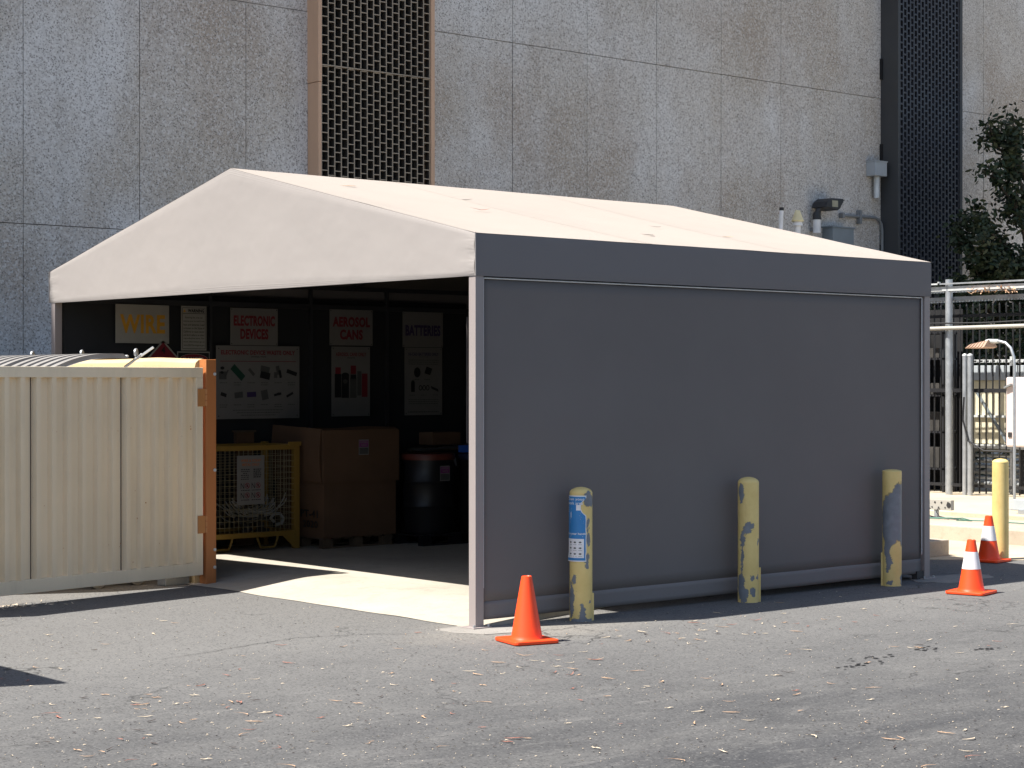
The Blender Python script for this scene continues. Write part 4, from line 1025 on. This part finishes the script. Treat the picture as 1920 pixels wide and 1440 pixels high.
MB().box(-.06,.06,-1.1,-.94,.056,.0995).build('foot', M['galv'], o)
o = empty('cable_manifold', (9.35,2.96,.17), label='perforated metal junction plate with green cords on the raised slab', cat='junction plate')
MB().box(-.03,.03,-.14,.75,.10,.215).build('plate', M['whiteaged'], o, bevel=.003)
MB().box(-.02,.02,.06,.10,0,.0995).box(-.02,.02,.55,.59,0,.0995).build('stand', M['galv'], o)
hl = MB()
for i in range(9):
    hl.tube([(-.031,-.10+i*.09,.185),(-.034,-.10+i*.09,.185)], .012, 8); hl.tube([(-.031,-.06+i*.09,.13),(-.034,-.06+i*.09,.13)], .009, 8)
hl.tube([(-.031,-.11,.16),(-.036,-.11,.16)], .03, 10)
hl.build('socket', M['lampblk'], o)
for i in range(5):
    y = .02+i*.13; MB().tube([(-.04,y,.13),(-.06,y+.02,.08),(-.07,y-.03,.03),(-.05,y-.12,.012),(-.08,y-.3,.012)], .007, 6).build('plug_lead', M['frame'], o, smooth=True)
g1 = MB(); g1.tube([(9.27,3.7,.185),(9.25,3.3,.182),(9.22,3.0,.183),(9.30,2.8,.19),(9.24,2.55,.182),(9.30,2.3,.182),(9.28,1.6,.182)], .006, 8)
g1.tube([(9.30,3.5,.182),(9.18,3.15,.182),(9.16,2.9,.185),(9.26,2.62,.20),(9.2,2.45,.182),(9.12,2.6,.182)], .006, 8)
g1.build('green_cord', M['grncord'], smooth=True, label='green cord snaking along the raised slab below the junction plate', cat='cord')

# ------------------------------------------------------------------ tree at the right, in the building's shade
def tree(name, x, y, label, clumps, rnd, trunk_top=3.4):
    o = empty(name, (x,y,DZ), label=label, cat='tree')
    tr = MB(); tr.tube([(0,0,-.1),(.05,.02,1.2),(-.04,.05,2.3),(.03,0,trunk_top)], [.13,.11,.09,.06], 12)
    cr = MB(); cr2 = MB()
    for (cx, cy, cz, rr, n) in clumps:
        c = Vector((cx,cy,cz)); b0 = Vector((0,0,min(trunk_top-.1, max(1., cz-1.0))))
        m_ = (b0+c)/2 + Vector((0,0,.12)); tr.tube([b0, m_, c], [.035,.022,.008], 7)
        for k_ in range(5):
            d = Vector((rnd.gauss(0,1),rnd.gauss(0,.7),rnd.gauss(0,1))).normalized()*rr*rnd.uniform(.6,1.05)
            tip = c+d; tr.tube([m_.lerp(c,.7), c+d*.5+Vector((0,0,.03)), tip], [.010,.007,.003], 5)
            for q_ in range(int(n/2.9)):
                t_ = rnd.uniform(.15,1.1); p0 = m_.lerp(c,.7).lerp(tip, t_) + Vector((rnd.gauss(0,1),rnd.gauss(0,1),rnd.gauss(0,1)))*rr*.23
                L_ = rnd.uniform(.07,.14); a = Vector((rnd.uniform(-1,1),rnd.uniform(-1,1),rnd.uniform(-.9,.35))).normalized()*L_
                s_ = a.cross(Vector((rnd.uniform(-1,1),rnd.uniform(-1,1),rnd.uniform(-1,1)))).normalized()*L_*.22
                (cr if rnd.random() < .6 else cr2).add([p0, p0+a*.35+s_, p0+a*.75+s_*.8, p0+a, p0+a*.75-s_*.8, p0+a*.35-s_], [(0,1,2,3,4,5)])
    tr.build('trunk', M['bark'], o, smooth=True); cr.build('crown', M['leafg'], o); cr2.build('crown', M['leafg2'], o)
rnd = random.Random(11)
cl = []
for (X, Z, rr, n) in ((16.95,6.1,.42,150),(16.55,5.85,.30,90),(17.5,6.0,.5,200),(17.0,5.55,.42,190),(17.6,5.4,.5,240),(17.2,4.95,.42,220),(17.7,4.8,.5,240),(16.0,4.5,.38,260),(15.85,4.05,.3,160),(16.9,4.35,.42,220),(17.5,4.2,.5,260),
    (16.3,3.75,.38,170),(16.95,3.65,.42,210),(17.5,3.5,.5,240),(16.2,3.2,.45,260),(16.8,3.05,.45,260),(17.4,2.9,.5,260),(15.8,3.35,.3,150),(15.9,2.7,.4,200),(16.5,2.4,.5,260),(17.2,2.3,.5,240),(18.1,3.2,.5,200),(18.2,4.3,.55,200),(18.3,5.3,.55,200),(16.0,1.9,.4,140),(15.3,2.2,.35,120),(15.75,3.9,.38,220),(15.6,3.0,.42,260),(15.75,2.55,.45,280),(16.4,2.75,.5,280),(16.1,3.5,.45,260),(16.7,4.0,.45,260),(17.0,3.3,.5,280),(16.9,2.6,.5,280),(16.5,5.2,.3,110),(16.9,4.75,.4,200)):
    cl.append((X-17.6, rnd.uniform(-.4,.4), Z*.97-DZ, rr*.9, n))
tree('evergreen_tree', 18.35, 7.9, 'dark glossy-leaved tree in shade against the wall at the right', cl, rnd, 4.6)
cl = [(rnd.uniform(-1.3,1.6), rnd.uniform(-.3,.3), rnd.uniform(.4,2.5), .5, 210) for k_ in range(26)]
tree('dark_shrub', 15.6, 7.6, 'low dark shrub in deep shade behind the fenced equipment', cl, rnd, 1.4)

# ------------------------------------------------------------------ dry leaves and litter
def leaf_mesh(L_, W_, bend, curl, seed):
    mb = MB(); n = 7; r_ = random.Random(seed); vs2 = []
    for i in range(n+1):
        t_ = i/n; x = (t_-.5)*L_; w_ = W_*.8*math.sin(math.pi*min(1, max(.04, t_)))**.8*.5; y = bend*L_*(t_-.5)**2*2
        z = .004 + curl*L_*(abs(t_-.5)**1.6) + r_.uniform(0,.003)
        vs2 += [(x, y-w_, z+w_*.5), (x, y, z), (x, y+w_, z+w_*.6)]
    fs = []
    for i in range(n): b_ = i*3; fs += [(b_,b_+3,b_+4,b_+1),(b_+1,b_+4,b_+5,b_+2)]
    mb.add(vs2, fs); return mb
protos = []
for i in range(8):
    L_ = .035+.013*i; protos.append([leaf_mesh(L_, .008+.003*(i%3), [.4,-.6,.15,.8,-.2,.5,-1.,.3][i], [.05,.25,.0,.12,.2,.03,.15,.3][i], i)])
rnd = random.Random(21); lead = {}
def visible_ground():
    while True:
        z = 8.3/ (1-rnd.random()*.52); r_ = rnd.uniform(-.285,.285)*z
        x = -8.5427+.652*z+.758*r_; y = -10.3268+.758*z-.652*r_
        yield x, y, z
def leaf_label(x, y, k_, mi):
    dx, dy = x+8.5427, y+10.3268; dep = .652*dx+.758*dy; lat = (.758*dx-.652*dy)/dep
    near = [(math.hypot(x+.165,y+.735),'beside the plain orange cone'),(math.hypot(x-4.5,y+.93),'near the white-collared cone'),(math.hypot(x-.89,y+.3),'in front of the blue-wrapped bollard'),(math.hypot(x-2.69,y+.3),'in front of the middle bollard')]
    d_, nm = min(near)
    if d_ > .75:
        nm = ('far left','left of centre','centre','right of centre','far right')[min(4, max(0, int((lat+.268)/.536*5)))] + (', bottom foreground' if dep < 9.6 else ', foreground' if dep < 11 else ', middle distance')
    return '%s %s curled leaf on the asphalt, %s' % (('tiny','small','short','short','medium','long','long','longest')[k_], ('tan','pale cream','reddish brown','dark')[mi], nm)
def put_leaf(x, y, k_, mi, rot, z=0, group='dry leaves on the asphalt', label=None):
    label = label or leaf_label(x, y, k_, mi)
    key = (k_, mi)
    if key not in lead:
        o = protos[k_][0].build('dry_leaf', LEAF[mi], solid=.0); lead[key] = o
    else:
        o = lead[key].copy(); COL.objects.link(o)
    o.location = (x, y, z); o.rotation_euler = (0,0,rot); tag(o, label, 'leaf', group); return o
gen = visible_ground(); cnt = 0
spots = [(.9,-1.05),(.75,-1.35),(1.3,-.95),(-3.3,-1.35),(-3.2,-1.6),(-2.6,-1.9),(-3.9,-2.4),(2.2,-1.2),(-.9,-1.7),(1.7,-2.6),(-.6,-3.2),(-4.6,-3.2)]
while cnt < 296:
    if rnd.random() < .42:
        c_ = rnd.choice(spots); x, y = c_[0]+rnd.gauss(0,.35), c_[1]+rnd.gauss(0,.25)
    else: x, y, z = next(gen)
    if y > -.35 and x > -.4: continue
    if x < -.3 and y > 3.0+.2*x: continue
    if math.hypot(x+.165,y+.735) < .26 or math.hypot(x-4.5,y+.93) < .26: continue
    k_ = rnd.choices(range(8), [5,6,6,5,4,3,2,1])[0]; mi = rnd.choices(range(4), [6,5,3,2])[0]
    put_leaf(x, y, k_, mi, rnd.gauss(-.7,.9)); cnt += 1
fl = MB(); fd = MB()
for k_ in range(3200):
    x, y, z = next(gen)
    if (y > -.02 and x > -.05) or (x < -.3 and y > 3.3+.2*x): continue
    s_ = rnd.uniform(.002,.008); a = rnd.uniform(0,math.pi); c_, d_ = math.cos(a)*s_*rnd.uniform(1,2.4), math.sin(a)*s_
    (fl if rnd.random() < .75 else fd).add([(x-c_,y-d_,.0045),(x+d_*.6,y-c_*.3,.006),(x+c_,y+d_,.0045),(x-d_*.6,y+c_*.3,.008)], [(0,1,2,3)])
fl.build('leaf_litter', LEAF[1], kind='stuff', label='tiny pale bark and leaf crumbs strewn over the asphalt', cat='litter')
fd.build('dark_litter', LEAF[3], kind='stuff', label='tiny dark crumbs strewn over the asphalt', cat='litter')
def roof_z(x, y): return HE + (HP-HE)*y/(WY/2) - .02
for i, (x, y, mi, k_, lb) in enumerate(((3.2,3.0,2,7,'reddish leaf'),(4.8,3.1,3,4,'dark leaf'),(5.0,2.2,3,5,'dark leaf'),(.78,1.05,0,3,'tan leaf'),(1.4,.7,3,3,'dark leaf'),(2.3,1.0,0,5,'tan leaf'),(3.0,1.3,3,2,'dark leaf'),(1.9,2.4,3,3,'dark leaf'))):
    pass
RS = math.atan2(HP-HE, WY/2)
for (x, y, mi, k_, lb) in ((1.35,1.55,2,7,'large reddish leaf lying on the shelter roof, middle of the near slope'),(1.75,2.25,3,4,'dark leaf high on the near roof slope'),(2.35,.62,3,5,'dark leaf lying near the eave of the shelter roof'),
        (3.05,1.25,3,3,'dark leaf at mid slope toward the rear of the shelter roof'),(.80,2.6,0,5,'tan leaf lying near the front of the ridge'),(3.55,.9,0,4,'small tan leaf toward the rear end of the roof')):
    o = put_leaf(x, y, k_, mi, rnd.uniform(-1,1), roof_z(x, y)+.004, 'leaves on the shelter roof', lb); o.rotation_euler = (RS, 0, rnd.uniform(-.4,.4)-.3); o.scale = (1.5,1.9,1.2)
gm = MB(); rnd2 = random.Random(3)
for k_ in range(90):
    x, y = -1.9+rnd2.gauss(0,.22), 3.33+rnd2.gauss(0,.06)
    a = Vector((rnd2.uniform(-1,1),rnd2.uniform(-1,1),rnd2.uniform(0,.6))).normalized()*rnd2.uniform(.02,.05); s_ = a.cross(Vector((0,0,1))).normalized()*.006
    p0 = Vector((x,y,.006)); gm.add([p0-a.xy.to_3d(), p0+s_, p0+a, p0-s_], [(0,1,2,3)])
gm.build('leaf_pile', LEAF[1], kind='stuff', label='small drift of dry leaves under the bottom of the cream gate', cat='litter')
gm = MB()
for k_ in range(70):
    p0 = Vector((12.33+rnd2.gauss(0,.05), 4.0+rnd2.random()*.75, DZ+2.66+rnd2.random()*.07)); a = Vector((rnd2.uniform(-1,1),rnd2.uniform(-1,1),rnd2.uniform(-.6,.6))).normalized()*rnd2.uniform(.03,.07); s_ = a.cross(Vector((0,0,1))).normalized()*.014
    gm.add([p0-a, p0+s_, p0+a, p0-s_], [(0,1,2,3)])
gm.build('snagged_leaves', LEAF[0], kind='stuff', label='pinkish dry leaves snagged on the overhead channels', cat='litter')
